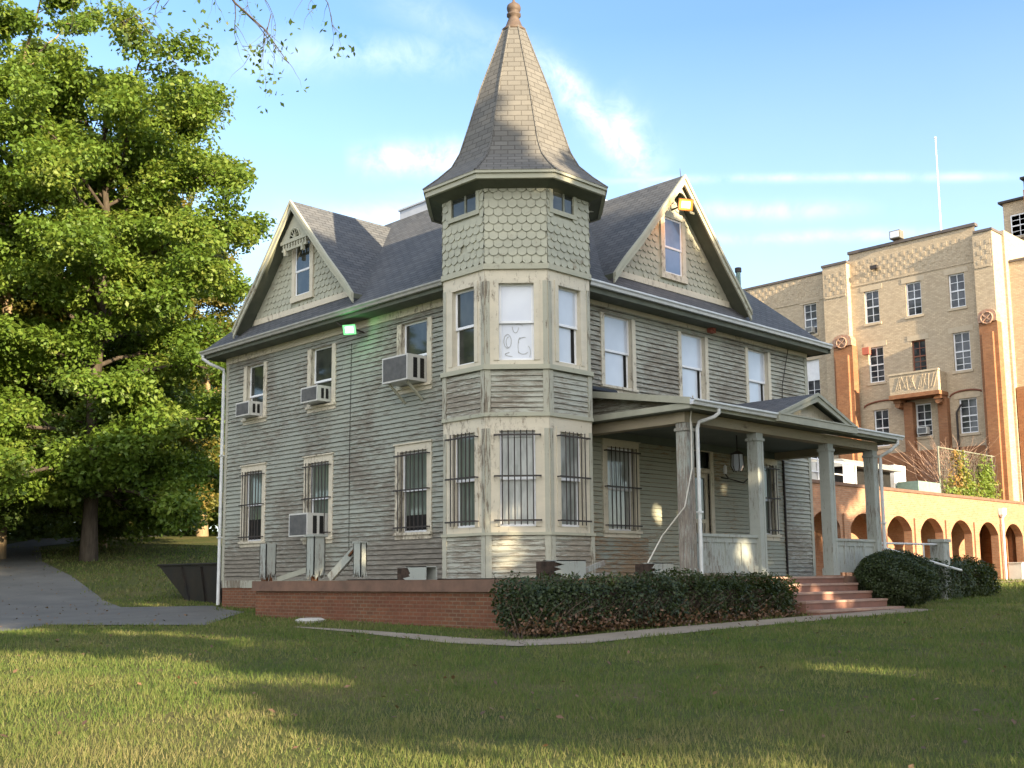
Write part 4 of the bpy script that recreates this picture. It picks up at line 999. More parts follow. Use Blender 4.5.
holed(mb, FH, 5.75, 13.0, 0, 19.2, hol); holed(mb, FH, 14.5, 45, 0, 18.65, hol2, -.6)
mb.box(13.0, 14.5, -2, .4, 0, 18.65, 0, FH); mb.box(4.75, 5.75, -.9, .4, 0, 18.65, 0, FH)
mb.box(5.0, 5.72, -9.5, -.9, 0, 18.65, 0, FH)
mb.box(4.62, 5.0, -14, -.9, 0, 18.9, 0, FH)                      # sunlit end wall
mb.box(-14, 4.62, -14, -1.3, 0, 17.2, 0, FH)
mb.box(5.7, 13.2, -9, -.25, 17.0, 19.0, 0, FH); mb.box(13.2, 45, -9, -.9, 17, 18.5, 0, FH); mb.box(5.7, 45, -9, -8.7, 0, 17, 0, FH)
mb.box(44.6, 45, -8.7, -.62, 0, 18.4, 0, FH)
mb.build('brick_wall', M['cream_brick'], ho)
mb = MB()
mb.box(5.70, 13.05, -.3, .09, 19.2, 19.36, 0, FH); mb.box(14.5, 45, -.9, -.53, 18.65, 18.78, 0, FH); mb.box(12.95, 14.55, -.9, .46, 18.652, 18.79, 0, FH); mb.box(4.70, 5.69, -.9, .46, 18.65, 18.78, 0, FH); mb.box(-14, 4.58, -2, -1.22, 17.2, 17.32, 0, FH)
mb.build('parapet_cap', plain('dark_metal_coping', (.09, .08, .08), (.13, .11, .1), 3), ho)
mb = MB()      # raised brick chequer under the parapet
for (a0, a1, b, zt) in ((5.85, 12.9, 0, 18.7), (14.6, 24, -.6, 18.55), (4.85, 5.7, .4, 18.2), (13.1, 14.4, .4, 18.2)):
    n = int((a1-a0)/.24)
    for r in range(5):
        for i in range(n):
            if (i+r) % 2 == 0: mb.box(a0+i*.24, a0+i*.24+.22, b, b+.014, zt-r*.26-.24, zt-r*.26, 0, FH)
    mb.box(a0, a1, b, b+.035, zt-5*.26-.14, zt-5*.26, 0, FH)
mb.build('parapet_brickwork', M['cream_brick'], ho)
mb = MB()
for q_, b_ in [(w_, 0) for w_ in wins]+[(w_, -.6) for w_ in wl2]:
    a, z0, z1, w = q_; mb = MB(); mb.box(a-w/2-.22, a+w/2+.22, b_, b_+.02, z1, z1+.30, 0, FH); mb.build('lintel', M['limestone'], ho)
for (a0, a1) in ((12.62, 13.78), (4.58, 5.52)):
    mb = MB(); mb.box(a0, a1, .3, .85, 0, 13.75, 0, FH); mb.box(a0+.2, a1-.2, .85, 1.05, 0, 13.2, 0, FH)
    p = mb.build('pilaster', M['orange_brick'], ho)
    mb = MB(); am, hw_ = (a0+a1)/2, (a1-a0)/2
    mb.prism([FH(a0, .4, 13.75), FH(a1, .4, 13.75), FH(a1, .4, 14.1)] + [FH(am+hw_*math.cos(t_), .4, 14.1+.32*math.sin(t_)) for t_ in [math.pi*i/8 for i in range(1, 8)]] + [FH(a0, .4, 14.1)], FH.n*.55)
    mb.tube([FH(am+.3*math.cos(t_), .97, 13.95+.3*math.sin(t_)) for t_ in [2*math.pi*i/12 for i in range(13)]], .05, 5); mb.tube([FH(am-.25, .97, 13.75), FH(am+.25, .97, 14.15)], .05, 5); mb.tube([FH(am+.25, .97, 13.75), FH(am-.25, .97, 14.15)], .05, 5)
    mb.build('carved_head', plain('carved_terracotta', (.30, .15, .10), (.42, .3, .22), 9, bump=.6), p)
mb = MB(); mb.box(5.76, 12.60, -.05, .10, 0, 7.55, 0, FH); mb.box(14.55, 45, -.6, -.5, 0, 7.4, 0, FH); mb.box(9.55, 10.05, 0, .38, 0, 10.2, 0, FH); mb.box(7.65, 8.15, 0, .38, 0, 10.2, 0, FH); mb.box(4.0, 4.57, -1.3, -1.0, 0, 10.5, 0, FH)
mb.build('orange_base', M['orange_brick'], ho)
mb = MB()
for (a0, a1) in ((10.1, 12.5), (5.8, 7.6)):
    mb = MB(); am, hw_ = (a0+a1)/2, (a1-a0)/2; mb.tube([FH(am+hw_*math.cos(t_), .03, 10.25+.28*math.sin(t_)) for t_ in [math.pi*i/12 for i in range(13)]], .05, 5); mb.build('arched_moulding', M['brown_frame'], ho)
ba = MB(); b0 = 1.05
ba.box(7.75, 10.45, b0-.15, b0, 10.55, 11.62, 0, FH); ba.box(7.75, 7.9, .01, b0-.15, 10.55, 11.62, 0, FH); ba.box(10.3, 10.45, .01, b0-.15, 10.55, 11.62, 0, FH)
bal = ba.build('balcony', M['cream_brick'], ho)
ba = MB(); ba.box(7.7, 10.5, .01, b0+.05, 10.34, 10.55, 0, FH)
for a in (7.85, 10.1): ba.box(a-.1, a+.3, .01, .8, 10.15, 10.34, 0, FH); ba.tube([FH(a+.1, .2, 10.0), FH(a+.1, .75, 10.05)], .16, 10)
ba.build('corbel', M['orange_brick'], bal)
ba = MB(); ba.box(7.70, 10.5, b0-.17, b0+.04, 11.62, 11.72, 0, FH)
rj = random.Random(4)
for i in range(16): a = 8.0+i*.14; ba.bar(FH(a, b0+.012, 10.7+rj.uniform(0, .2)), FH(a+rj.uniform(-.3, .3), b0+.012, 11.5), .03, .025)
ba.build('balcony_trim', M['limestone'], bal)
mb = MB(); mb.tube([FH(7.25, .15, 7.0), FH(7.25, .15, 9.4), FH(7.0, .15, 9.75), FH(7.0, 0, 9.8)], .06, 6); mb.build('drain_pipe', M['bar'], ho)
mb = MB(); mb.box(11.9, 12.3, .1, .35, 13.2, 13.6, 0, FH); mb.build('bell_box', M['alarm'], ho)
mb = MB(); mb.box(11.2, 11.6, .1, .3, 18.0, 18.2, 0, FH); mb.build('roof_scupper', M['bar'], ho)
ph = MB(); ph.box(46, 54, 1.5, 6.5, 17, 22.0); ph.build('penthouse', M['cream_brick'], ho)
ph = MB(); ph.box(45.8, 54.2, 1.2, 6.7, 22.0, 22.12); ph.build('penthouse_cap', M['bar'], ho)
hwin(5.6, 19.9, 21.2, 1.0, 0, fr=Fr((45.85, 0, 0), (0, 1, 0), (-1, 0, 0)))
ch = MB(); ch.box(44.4, 45.79, 3.2, 4.75, 17, 22.0); chim = ch.build('chimney', M['orange_brick'], ho)
ch = MB()
for x in (44.5, 45.7):
    for y in (3.3, 4.65): ch.box(x-.06, x+.06, y-.06, y+.06, 22.0, 22.6)
ch.box(44.3, 45.9, 3.1, 4.85, 22.6, 22.72); ch.build('chimney_cap', M['black'], chim)
wac = thing('window_air_conditioner', 'small white air conditioner in the brick building window below the balcony', 'air conditioner', (40, 9.1, 8.4))
mb = MB(); mb.box(8.85, 9.4, -.1, .3, 8.42, 8.8, 0, FH); mb.build('case', M['ac'], wac)
mb = MB(); mb.box(8.9, 9.35, .3, .31, 8.47, 8.75, 0, FH)
for i in range(5): mb.box(8.9, 9.35, .31, .32, 8.5+i*.05, 8.52+i*.05, 0, FH)
mb.build('grille', M['acg'], wac)
wac = thing('window_air_conditioner', 'small white air conditioner in the upper brick building window beside the house roof', 'air conditioner', (40.6, 16, 15.2))
mb = MB(); mb.box(15.75, 16.25, -.7, -.35, 15.2, 15.55, 0, FH); mb.build('case', M['ac'], wac)
mb = MB(); mb.box(15.8, 16.2, -.35, -.34, 15.25, 15.5, 0, FH); mb.build('grille', M['acg'], wac)
ma = thing('flagpole', 'tall thin white pole rising from the roof of the brick building', 'flagpole', (44, 9.3, 19))
mb = MB(); mb.tube([(44, 9.3, 18.4), (44, 9.3, 22), (44, 9.3, 26.2)], [.06, .05, .03], 8); mb.build('pole', M['vinyl'], ma)
mb = MB(); mb.lathe((44, 9.3, 0), [(.01, 26.15), (.09, 26.25), (.01, 26.35)], 8); mb.build('ball', M['vinyl'], ma)
rl = thing('roof_floodlight', 'unlit grey floodlight on the parapet of the brick building', 'floodlight', (40.4, 10, 19.3))
mb = MB(); mb.box(39.7, 40.2, 9.75, 10.35, 19.45, 19.9); mb.build('housing', plain('dull_grey_metal', (.17, .165, .15), (.12, .115, .1), 4), rl)
mb = MB(); mb.tube([(40.1, 10.05, 19.3), (40.1, 10.05, 19.5)], .05, 6); mb.build('stand', M['bar'], rl)
mb = MB(); mb.box(39.68, 39.70, 9.8, 10.3, 19.5, 19.85); mb.build('lens', M['glass_white'], rl)

# ------------------------------------------------------------------ arcade
arc = thing('brick_arcade', 'covered orange brick walkway with a row of arches in front of the large building', 'arcade', (28, 5, 0))
AY, AD, ZT = 4.0, .36, 4.36
xc = [26.18+2.945*k for k in range(-5, 6)]
mb = MB()
for x in xc:
    x0, x1, w, zs, zc2 = x-1.4725, x+1.4725, 1.08, 2.78, 3.36
    rr = ((w*w)+(zc2-zs)**2)/(2*(zc2-zs)); cz = zc2-rr; th = math.asin(w/rr)
    a_ = [(x+rr*math.sin(t_), cz+rr*math.cos(t_)) for t_ in [-th+2*th*i/12 for i in range(13)]]
    out = [(x0, -.2), (x-w, -.2)] + a_ + [(x+w, -.2), (x1, -.2), (x1, ZT), (x0, ZT)]
    mb.prism([Vector((p, AY, q)) for p, q in out], (0, AD, 0))
    mb.box(x0-.2, x0+.2, AY-.07, AY-.002, -.2, 3.3)
mb.box(xc[0]-1.47, 41.5, 6.4, 6.6, -.2, ZT); mb.box(xc[0]-1.6, xc[0]-1.475, AY, 7.6, -.2, ZT)
mb.build('arch_wall', M['pink_brick'], arc)
mb = MB(); mb.box(xc[0]-1.6, 41.5, AY-.06, 9.6, ZT, ZT+.12); mb.build('roof_slab', M['coping'], arc)
mb = MB(); mb.box(xc[0]-1.5, 41.5, AY+AD, 7.4, 3.9, 4.0); mb.build('ceiling', M['limestone'], arc)
mb = MB(); mb.box(xc[0]-1.5, 41.5, AY-.3, 7.4, -.2, .62); mb.build('floor', M['concrete'], arc)
def leader(x, mat, head):
    s = MB(); s.tube([(x, AY-.12, .6), (x, AY-.12, 3.6)], .055, 6); s.tube([(x, AY-.12, 3.6), (x, AY-.12, 3.75), (x, AY-.12, 4.05)], [.07, .2, .22], 6); s.build('downspout', mat, arc)
leader(18.3, M['copal'], 1); leader(36.4, M['vinyl'], 1)
un = thing('utility_box', 'white utility box at the foot of the last arch pier on the right', 'box', (37.3, 3.7, .6))
mb = MB(); mb.box(36.8, 37.9, 3.3, 3.9, .6, 1.45); mb.build('body', M['ac'], un); mb = MB(); mb.box(36.75, 37.95, 3.25, 3.92, 1.45, 1.5); mb.build('lid', M['ac'], un)
eq = thing('rooftop_unit', 'dark ventilation unit with a pale hood on the arcade roof', 'ventilation unit', (26, 6, 4.5))
mb = MB(); mb.box(25.5, 29.6, 6.0, 7.6, 4.5, 5.5); mb.build('body', M['black'], eq)
mb = MB(); mb.hexa([Vector((25.2, 5.5, 5.5)), Vector((29.9, 5.5, 5.5)), Vector((29.9, 7.8, 5.5)), Vector((25.2, 7.8, 5.5)), Vector((25.5, 6.1, 5.85)), Vector((29.6, 6.1, 5.85)), Vector((29.6, 7.7, 5.95)), Vector((25.5, 7.7, 5.95))]); mb.build('hood', M['gutter_old'], eq)
eq = thing('rooftop_cabinet', 'teal-grey metal cabinet beside the vines on the arcade roof', 'cabinet', (31.6, 5.6, 4.5))
mb = MB(); mb.box(30.2, 32.4, 5.0, 6.0, 4.5, 5.1); mb.build('body', M['copal'], eq); mb = MB(); mb.box(30.2, 31.3, 6.1, 6.9, 4.5, 5.9); mb.build('panel', M['vinyl'], eq)
eq = thing('roof_railing', 'white pipe railing with panels on the arcade roof behind the porch', 'railing', (22, 5, 4.5))
mb = MB()
for i in range(9): mb.tube([(17+i*1.0, 5.2, 4.48), (17+i*1.0, 5.2, 5.5)], .03, 5)
mb.tube([(17, 5.2, 5.5), (25, 5.2, 5.5)], .035, 5); mb.tube([(17, 5.2, 5.0), (25, 5.2, 5.0)], .025, 5)
mb.build('rail', M['vinyl'], eq)
mb = MB(); mb.box(21.2, 22.6, 5.25, 5.3, 4.6, 5.4); mb.build('panel', M['ac'], eq); mb = MB(); mb.box(24.2, 25.0, 5.25, 5.3, 4.6, 5.5); mb.build('panel', M['ac'], eq)
eq = thing('stair_railing', 'slanting white stair bars rising beside the right edge of the house wall', 'railing', (17.5, 4.6, 4.5))
mb = MB()
for i in range(4): mb.bar((16.6+i*.28, 4.9, 4.6), (17.7+i*.28, 4.9, 6.2), .08, .05)
mb.build('bar', M['vinyl'], eq)
fe = thing('wire_fence', 'pipe-framed wire fence on the arcade roof under the vines', 'fence', (35, 5.1, 4.5))
mb = MB()
for x in (32.6, 35.4, 38.6): mb.tube([(x, 5.1, 4.48), (x, 5.1, 6.85)], .04, 6)
mb.tube([(32.6, 5.1, 6.8), (39.4, 5.1, 6.8)], .03, 6); mb.build('post', M['rake_dark'], fe)
mb = MB()
for i in range(34): mb.tube([(32.6+i*.2, 5.12, 4.5), (32.6+i*.2, 5.12, 6.8)], .008, 3)
for i in range(10): mb.tube([(32.6, 5.12, 4.6+i*.23), (39.4, 5.12, 4.6+i*.23)], .008, 3)
mb.build('mesh', M['rake_dark'], fe)
# ------------------------------------------------------------------ foliage
def leaf_cloud(rs, P, size, up=.45, out=None, aspect=.62, tilt=None):
    """one diamond-shaped leaf per point"""
    n = len(P); nrm = rs.normal(size=(n, 3)); nrm[:, 2] = np.abs(nrm[:, 2])+up
    if out is not None: nrm += out
    nrm /= np.linalg.norm(nrm, axis=1)[:, None]
    t = rs.normal(size=(n, 3)); t -= nrm*(t*nrm).sum(1)[:, None]; t /= np.linalg.norm(t, axis=1)[:, None]
    b = np.cross(nrm, t); s = (size*rs.uniform(.6, 1.25, n))[:, None]
    V = np.stack([P-t*s*.5, P+b*s*.5*aspect+nrm*s*.06, P+t*s*.5, P-b*s*.5*aspect+nrm*s*.06], 1).reshape(-1, 3)
    F = np.arange(n*4).reshape(n, 4)
    return V, F
def tree_data(seed, H, RR, base, tr, nleaf, ls, nlimb=20, env=None, clr=.8, lean=(0, 0), bare=0, droop=.12):
    rs = np.random.RandomState(seed); ra = random.Random(seed); wood = MB()
    env = env or (lambda t: max(.12, 1-((t-.36)/.68)**2)**.5)
    n = 9; trunk = []
    for i in range(n+1):
        t = i/n; trunk.append(Vector((lean[0]*t+ra.uniform(-.2, .2)*t*1.5, lean[1]*t+ra.uniform(-.2, .2)*t*1.5, t*H*.80)))
    wood.tube([trunk[0]-Vector((0, 0, .5))]+trunk, [tr*1.6]+[tr*(1.25 if i == 0 else 1)*(1-i/(n+1))**.75+.02 for i in range(n+1)], 9)
    tips = []
    for i in range(nlimb):
        t = (i+.5)/nlimb; z = base+(H-base)*(t**.9)*.86
        zt = max(.3*base+.1*H, min(z-RR*.25*(.4+t), H*.76)); k = zt/(H*.80)*n; p0 = trunk[int(min(k, n-1))].lerp(trunk[int(min(k, n-1))+1], k-int(min(k, n-1)))
        az = i*2.399+ra.uniform(-.4, .4); L = RR*env(t)*ra.uniform(.72, 1.08)
        end = Vector((p0.x+math.cos(az)*L, p0.y+math.sin(az)*L, z+ra.uniform(-.4, .8)-droop*L*(1-t)))
        pts = []; m_ = 6
        for q in range(m_+1):
            s = q/m_; c = p0.lerp(end, s); c.z += math.sin(s*math.pi)*L*.10+(L*.08*s*t); c += Vector((ra.uniform(-1, 1), ra.uniform(-1, 1), ra.uniform(-1, 1)))*L*.03*(s > 0); pts.append(c)
        r0 = tr*.32*(1-.6*t)+.02; wood.tube(pts, [r0*(1-q/(m_+1))+.012 for q in range(m_+1)], 6, cap=False)
        for q in range(7):
            s = .14+.86*(q+ra.random())/7; kk = s*m_; b0 = pts[int(min(kk, m_-1))].lerp(pts[int(min(kk, m_-1))+1], kk-int(min(kk, m_-1)))
            a2 = az+ra.choice((-1, 1))*ra.uniform(.4, 1.3); L2 = RR*ra.uniform(.14, .34)*(1.15-.4*s)
            e2 = b0+Vector((math.cos(a2)*L2, math.sin(a2)*L2, L2*ra.uniform(-.3, .65)))
            md = b0.lerp(e2, .5)+Vector((0, 0, L2*.08)); wood.tube([b0, md, e2], [r0*.32+.008, r0*.2+.006, .006], 4, cap=False)
            for u in (.45, .75, 1.0): tips.append((b0.lerp(e2, u), .55+.3*ra.random()))
        tips.append((end, .8))
    tips = [x for x in tips if ra.random() > bare]
    C_ = np.array([list(p) for p, r in tips]); r_ = np.array([r for p, r in tips])*clr*RR/8
    w = r_**2; cnt = rs.multinomial(nleaf, w/w.sum()); idx = np.repeat(np.arange(len(tips)), cnt)
    d = rs.normal(size=(nleaf, 3)); d /= np.linalg.norm(d, axis=1)[:, None]
    rad = rs.uniform(0, 1, nleaf)**.42
    off = d*(rad*r_[idx]*1.35)[:, None]; off[:, 2] *= .62
    P = C_[idx]+off
    Vx, F = leaf_cloud(rs, P, ls, .35, d*.5)
    rnd = np.clip(.5+.28*rs.normal(size=len(tips))[idx]+.18*rs.normal(size=nleaf), 0, 1)
    return wood, Vx, F, rnd
M['bark'] = plain('grey_brown_bark', (.085, .07, .054), (.045, .037, .03), 3, .9, .1, bump=.9, stretch=(3, 3, .6))
M['bark_pale'] = plain('tan_bark', (.30, .23, .14), (.2, .15, .095), 3, .9, .1, bump=.8, stretch=(3, 3, .6))
M['leaf'] = leafmat('oak_leaf', [(.15, (.05, .088, .013)), (.42, (.09, .158, .021)), (.68, (.135, .20, .032)), (.95, (.19, .215, .046))])
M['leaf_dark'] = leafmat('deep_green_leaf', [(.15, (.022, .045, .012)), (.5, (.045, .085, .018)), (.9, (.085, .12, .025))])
M['leaf_yellow'] = leafmat('yellowing_leaf', [(.15, (.07, .085, .018)), (.5, (.15, .14, .03)), (.8, (.20, .155, .04)), (.97, (.22, .11, .04))])
def plant_tree(name, label, cat, data, loc, leaf, group=None, bark='bark', rot=0, scale=1):
    wood, Vx, F, rnd = data
    t_ = thing(name, label, cat, (0, 0, 0), group)
    o1 = wood.build('trunk', M[bark], t_, smooth=True); o2 = mesh_np('crown', Vx, F, M[leaf], t_, rnd)
    t_.location = loc; t_.rotation_euler = (0, 0, rot); t_.scale = (scale,)*3
    return t_
def copy_tree(src, name, label, loc, rot, scale, group=None, leaf=None):
    r = src.copy(); COL.objects.link(r); r.location = loc; r.rotation_euler = (0, 0, rot); r.scale = (scale[0], scale[0], scale[1]) if isinstance(scale, tuple) else (scale,)*3; r.name = name
    r['label'] = label
    if group: r['group'] = group
    elif 'group' in r: del r['group']
    for ch in list(src.children):
        c = ch.copy(); COL.objects.link(c); c.parent = r
        if leaf and c.name.startswith('crown'):
            c.material_slots[0].link = 'OBJECT'; c.material_slots[0].material = M[leaf]
    return r
big = tree_data(3, 25.5, 7.0, 1.7, .32, 215000, .235, 50, clr=1.15, droop=.2, env=lambda t: max(.45, 1-((t-.42)/.66)**2)**.5)
A_ = plant_tree('oak_tree', 'huge green oak with a dark trunk on the grass left of the house', 'tree', big, (3.75, 30.3, gh(3.75, 30.3)-.1), 'leaf', 'trees left of the house', rot=.4)
B_d = tree_data(11, 23, 7.5, 2.6, .34, 110000, .28, 28, clr=1.15, droop=.3)
B_ = plant_tree('oak_tree', 'tall yellow-green tree with a pale trunk just behind the huge oak', 'tree', B_d, (8.3, 39.6, gh(8.3, 39.6)-.1), 'leaf_yellow', 'trees left of the house', 'bark_pale')
thin = tree_data(23, 30, 7.0, 11, .34, 42000, .26, 17, clr=.8, bare=.35)
T_ = plant_tree('oak_tree', 'thin-topped tree with tan forked limbs showing against the sky', 'tree', thin, (1.5, 35.0, gh(1.5, 35)-.1), 'leaf', 'trees left of the house', 'bark_pale')
gl = 'trees left of the house'
copy_tree(A_, 'oak_tree', 'dense green tree overhanging the driveway at the left edge', (-6.2, 33.5, gh(-6.2, 33.5)-.2), 2.3, (.95, 1.06), gl)
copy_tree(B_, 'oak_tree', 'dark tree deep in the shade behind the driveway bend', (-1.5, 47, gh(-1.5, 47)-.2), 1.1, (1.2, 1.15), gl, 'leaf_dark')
copy_tree(B_, 'oak_tree', 'yellowing tree behind the dumpster beside the house corner', (20, 50, gh(20, 50)-.2), 2.6, (1.0, .8), gl)
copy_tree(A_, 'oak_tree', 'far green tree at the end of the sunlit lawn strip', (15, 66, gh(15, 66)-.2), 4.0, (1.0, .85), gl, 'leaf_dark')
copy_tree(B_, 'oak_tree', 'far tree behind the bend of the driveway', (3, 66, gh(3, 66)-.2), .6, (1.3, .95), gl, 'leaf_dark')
copy_tree(A_, 'oak_tree', 'far tree filling the gap low beside the house corner', (30, 64, gh(30, 64)-.2), 5.1, (.9, .6), gl, 'leaf')
low = tree_data(57, 10.5, 6.0, 1.9, .16, 60000, .22, 26, clr=1.25, droop=.22)
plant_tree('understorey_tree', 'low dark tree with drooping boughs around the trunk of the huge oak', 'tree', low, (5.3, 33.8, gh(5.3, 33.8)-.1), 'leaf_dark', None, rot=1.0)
# understorey thicket far behind the driveway
rs = np.random.RandomState(8); n = 70000
c_ = np.stack([rs.uniform(-20, 38, 140), rs.uniform(52, 74, 140), np.zeros(140)], 1); c_[:, 2] = np_h(c_[:, 0], c_[:, 1])+rs.uniform(.3, 5.4, 140)
ix = rs.randint(0, 140, n); P = c_[ix]+rs.normal(size=(n, 3))*np.array([1.9, 1.9, 1.1]); P[:, 2] = np.maximum(P[:, 2], np_h(P[:, 0], P[:, 1])+.1)
Vx, F = leaf_cloud(rs, P, .42, .3); th = mesh_np('thicket', Vx, F, M['leaf_dark'], None, rs.uniform(0, 1, n)); tag(th, 'dark thicket of bushes beyond the far end of the driveway', 'bushes', kind='stuff')

# trees that stand out of the picture on the sunny side and shade the house
gs = 'shade trees out of view on the street side'
shade_d = tree_data(41, 17, 5.2, 3.4, .32, 26000, .36, 22, clr=1.12)
SHADE = [(-6.0, -31, 1.12, 0.3), (-1.0, -27, 1.12, 1.4), (4.6, -28, 1.12, 2.2), (10.0, -26, 1.16, 3.7), (15.5, -25, 1.1, 4.4), (2.0, -36, 1.3, 5.0), (8.5, -36, 1.36, .9), (-4.0, -39, 1.45, 2.9), (14, -36, 1.2, 5.6), (-37, 2, .9, 1.0), (-41, 14, 1.0, 2.0), (-36, -9, .8, 3.0), (-44, 27, 1.1, 4.0), (-28, 30, 1.05, 2.2), (-21, 39, 1.15, .2), (-15, 47, 1.2, 3.1), (-33, 46, 1.2, 5.1), (-9.9, -31, .9, 1.9)]
lab = 'leafy shade tree on the lawn outside the view, on the street side of the house'
first = None
for x, y, s, r in SHADE:
    if first is None: first = plant_tree('shade_tree', lab, 'tree', shade_d, (x, y, gh(x, y)-.1), 'leaf', gs, rot=r, scale=s)
    else: copy_tree(first, 'shade_tree', lab, (x, y, gh(x, y)-.1), r, s, gs)
# gaps in these crowns that let a little sun through on to the porch steps and wall
GAPS = [((5.2, -3.5, .85), .34), ((5.6, -3.85, .66), .30), ((6.05, -4.15, .48), .28), ((6.5, -4.45, .3), .2), ((3.9, -3.35, 1.35), .30), ((4.3, -4.1, .95), .3), ((7.7, -.4, 3.2), .16), ((4.7, -.4, 2.5), .2), ((-1.2, -1.0, 1.4), .24), ((2.2, .6, 10.0), .6)]
for o in [q for q in COL.objects if q.name.startswith('shade_tree')]:
    if not -8 < o.location.x < 18 or o.location.y > -20: continue
    cr = [c for c in o.children if c.name.startswith('crown')][0]
    Vl, F_, rn_ = shade_d[1].reshape(-1, 4, 3), shade_d[2], shade_d[3]
    c_, s_ = math.cos(o.rotation_euler.z), math.sin(o.rotation_euler.z); q = Vl.mean(1)*o.scale[0]
    wp = np.stack([q[:, 0]*c_-q[:, 1]*s_, q[:, 0]*s_+q[:, 1]*c_, q[:, 2]], 1)+np.array(o.location)
    keep = np.ones(len(wp), bool)
    for p, r in GAPS:
        d = wp-np.array(p); t_ = d@np.array(sv); keep &= np.linalg.norm(d-t_[:, None]*np.array(sv), axis=1) > r+.12
    n = int(keep.sum()); nm = mesh_np('crown', Vl[keep].reshape(-1, 3), np.arange(n*4).reshape(n, 4), M['leaf'], None, rn_[keep])
    me = nm.data; bpy.data.objects.remove(nm); cr.data = me

# ------------------------------------------------------------------ overhanging branch (its trunk stands left of the camera)
ob = thing('overhanging_tree', 'near tree whose sparse leafy twigs hang into the top left of the sky', 'tree', (0, 0, 0))
ra = random.Random(12); wood = MB(); LP = []
b0 = Vector((-21.0, -9.2, gh(-21, -9.2)))
tp = [b0-Vector((0, 0, .4)), b0, b0+Vector((.1, 0, 3)), b0+Vector((.2, .1, 6.5)), b0+Vector((.1, .3, 10))]
wood.tube(tp, [.38, .30, .25, .2, .1], 9)
limb = [b0+Vector((.15, .05, 6.0)), Vector((-18, -8.2, 8.2)), Vector((-14.5, -7.0, 9.3)), Vector((-12.3, -6.3, 9.1)), Vector((-11.1, -6.1, 8.35)), Vector((-10.73, -6.3, 7.72)), Vector((-10.45, -6.5, 7.42)), Vector((-10.22, -6.68, 7.0))]
wood.tube(limb, [.12, .10, .07, .045, .022, .014, .009, .004], 6)
def twig(p, d, L, r, depth):
    pts = [Vector(p)]; v = Vector(d).normalized()
    for i in range(5):
        v = (v+Vector((ra.uniform(-.35, .35), ra.uniform(-.35, .35), ra.uniform(-.4, .18)))).normalized(); pts.append(pts[-1]+v*L/5)
    wood.tube(pts, [r*(1-i/6) for i in range(6)], 4, cap=False)
    if depth > 0:
        for q in range(4):
            b = pts[ra.randint(1, 5)]; w = Vector((ra.uniform(-1, 1), ra.uniform(-1, 1), ra.uniform(-.9, .3))); twig(b, v*.6+w*.7, L*ra.uniform(.35, .65), r*.55, depth-1)
    if depth <= 1 and ra.random() < .62: 
        for k in range(ra.randint(4, 9)): LP.append(pts[-1]+Vector((ra.gauss(0, .07), ra.gauss(0, .07), ra.gauss(-.03, .06))))
side = Vector((.71, -.70, 0))
twig(limb[4], side*1.0+Vector((.1, .1, -.15)), 1.7, .011, 2); twig(limb[4], side*.9+Vector((0, 0, -.5)), 1.3, .010, 2)
twig(limb[5], side*.6+Vector((0, 0, -.6)), .9, .008, 1); twig(limb[5], Vector((0, .1, -1)), .8, .007, 1); twig(limb[4], Vector((-.3, .3, -.8)), 1.3, .010, 2)
twig(limb[3], side*-.5+Vector((0, 0, -.8)), 1.5, .012, 2); twig(limb[3], side*1.2+Vector((0, 0, -.25)), 2.2, .013, 2); twig(limb[6], Vector((.2, .2, -.8)), .6, .005, 0)
twig(limb[3], side*.3+Vector((0, 0, -.8)), 1.6, .011, 2)
for q in range(9):   # limbs that carry the rest of the crown, away from the picture
    a = 2.2+q*.42; e = b0+Vector((math.cos(a)*ra.uniform(2.5, 4), math.sin(a)*ra.uniform(2.5, 4), ra.uniform(7, 11))); s_ = b0+Vector((.15, .1, ra.uniform(5, 8.5)))
    wood.tube([s_, s_.lerp(e, .5)+Vector((0, 0, .5)), e], [.08, .05, .015], 5)
    for k in range(130): LP.append(e+Vector((ra.gauss(0, .9), ra.gauss(0, .9), ra.gauss(0, .6))))
wood.build('trunk', M['bark'], ob, smooth=True)
rs = np.random.RandomState(2); P = np.array([list(p) for p in LP]); Vx, F = leaf_cloud(rs, P, .075, .1); mesh_np('leaves', Vx, F, M['leaf_dark'], ob, rs.uniform(.2, 1, len(P)))

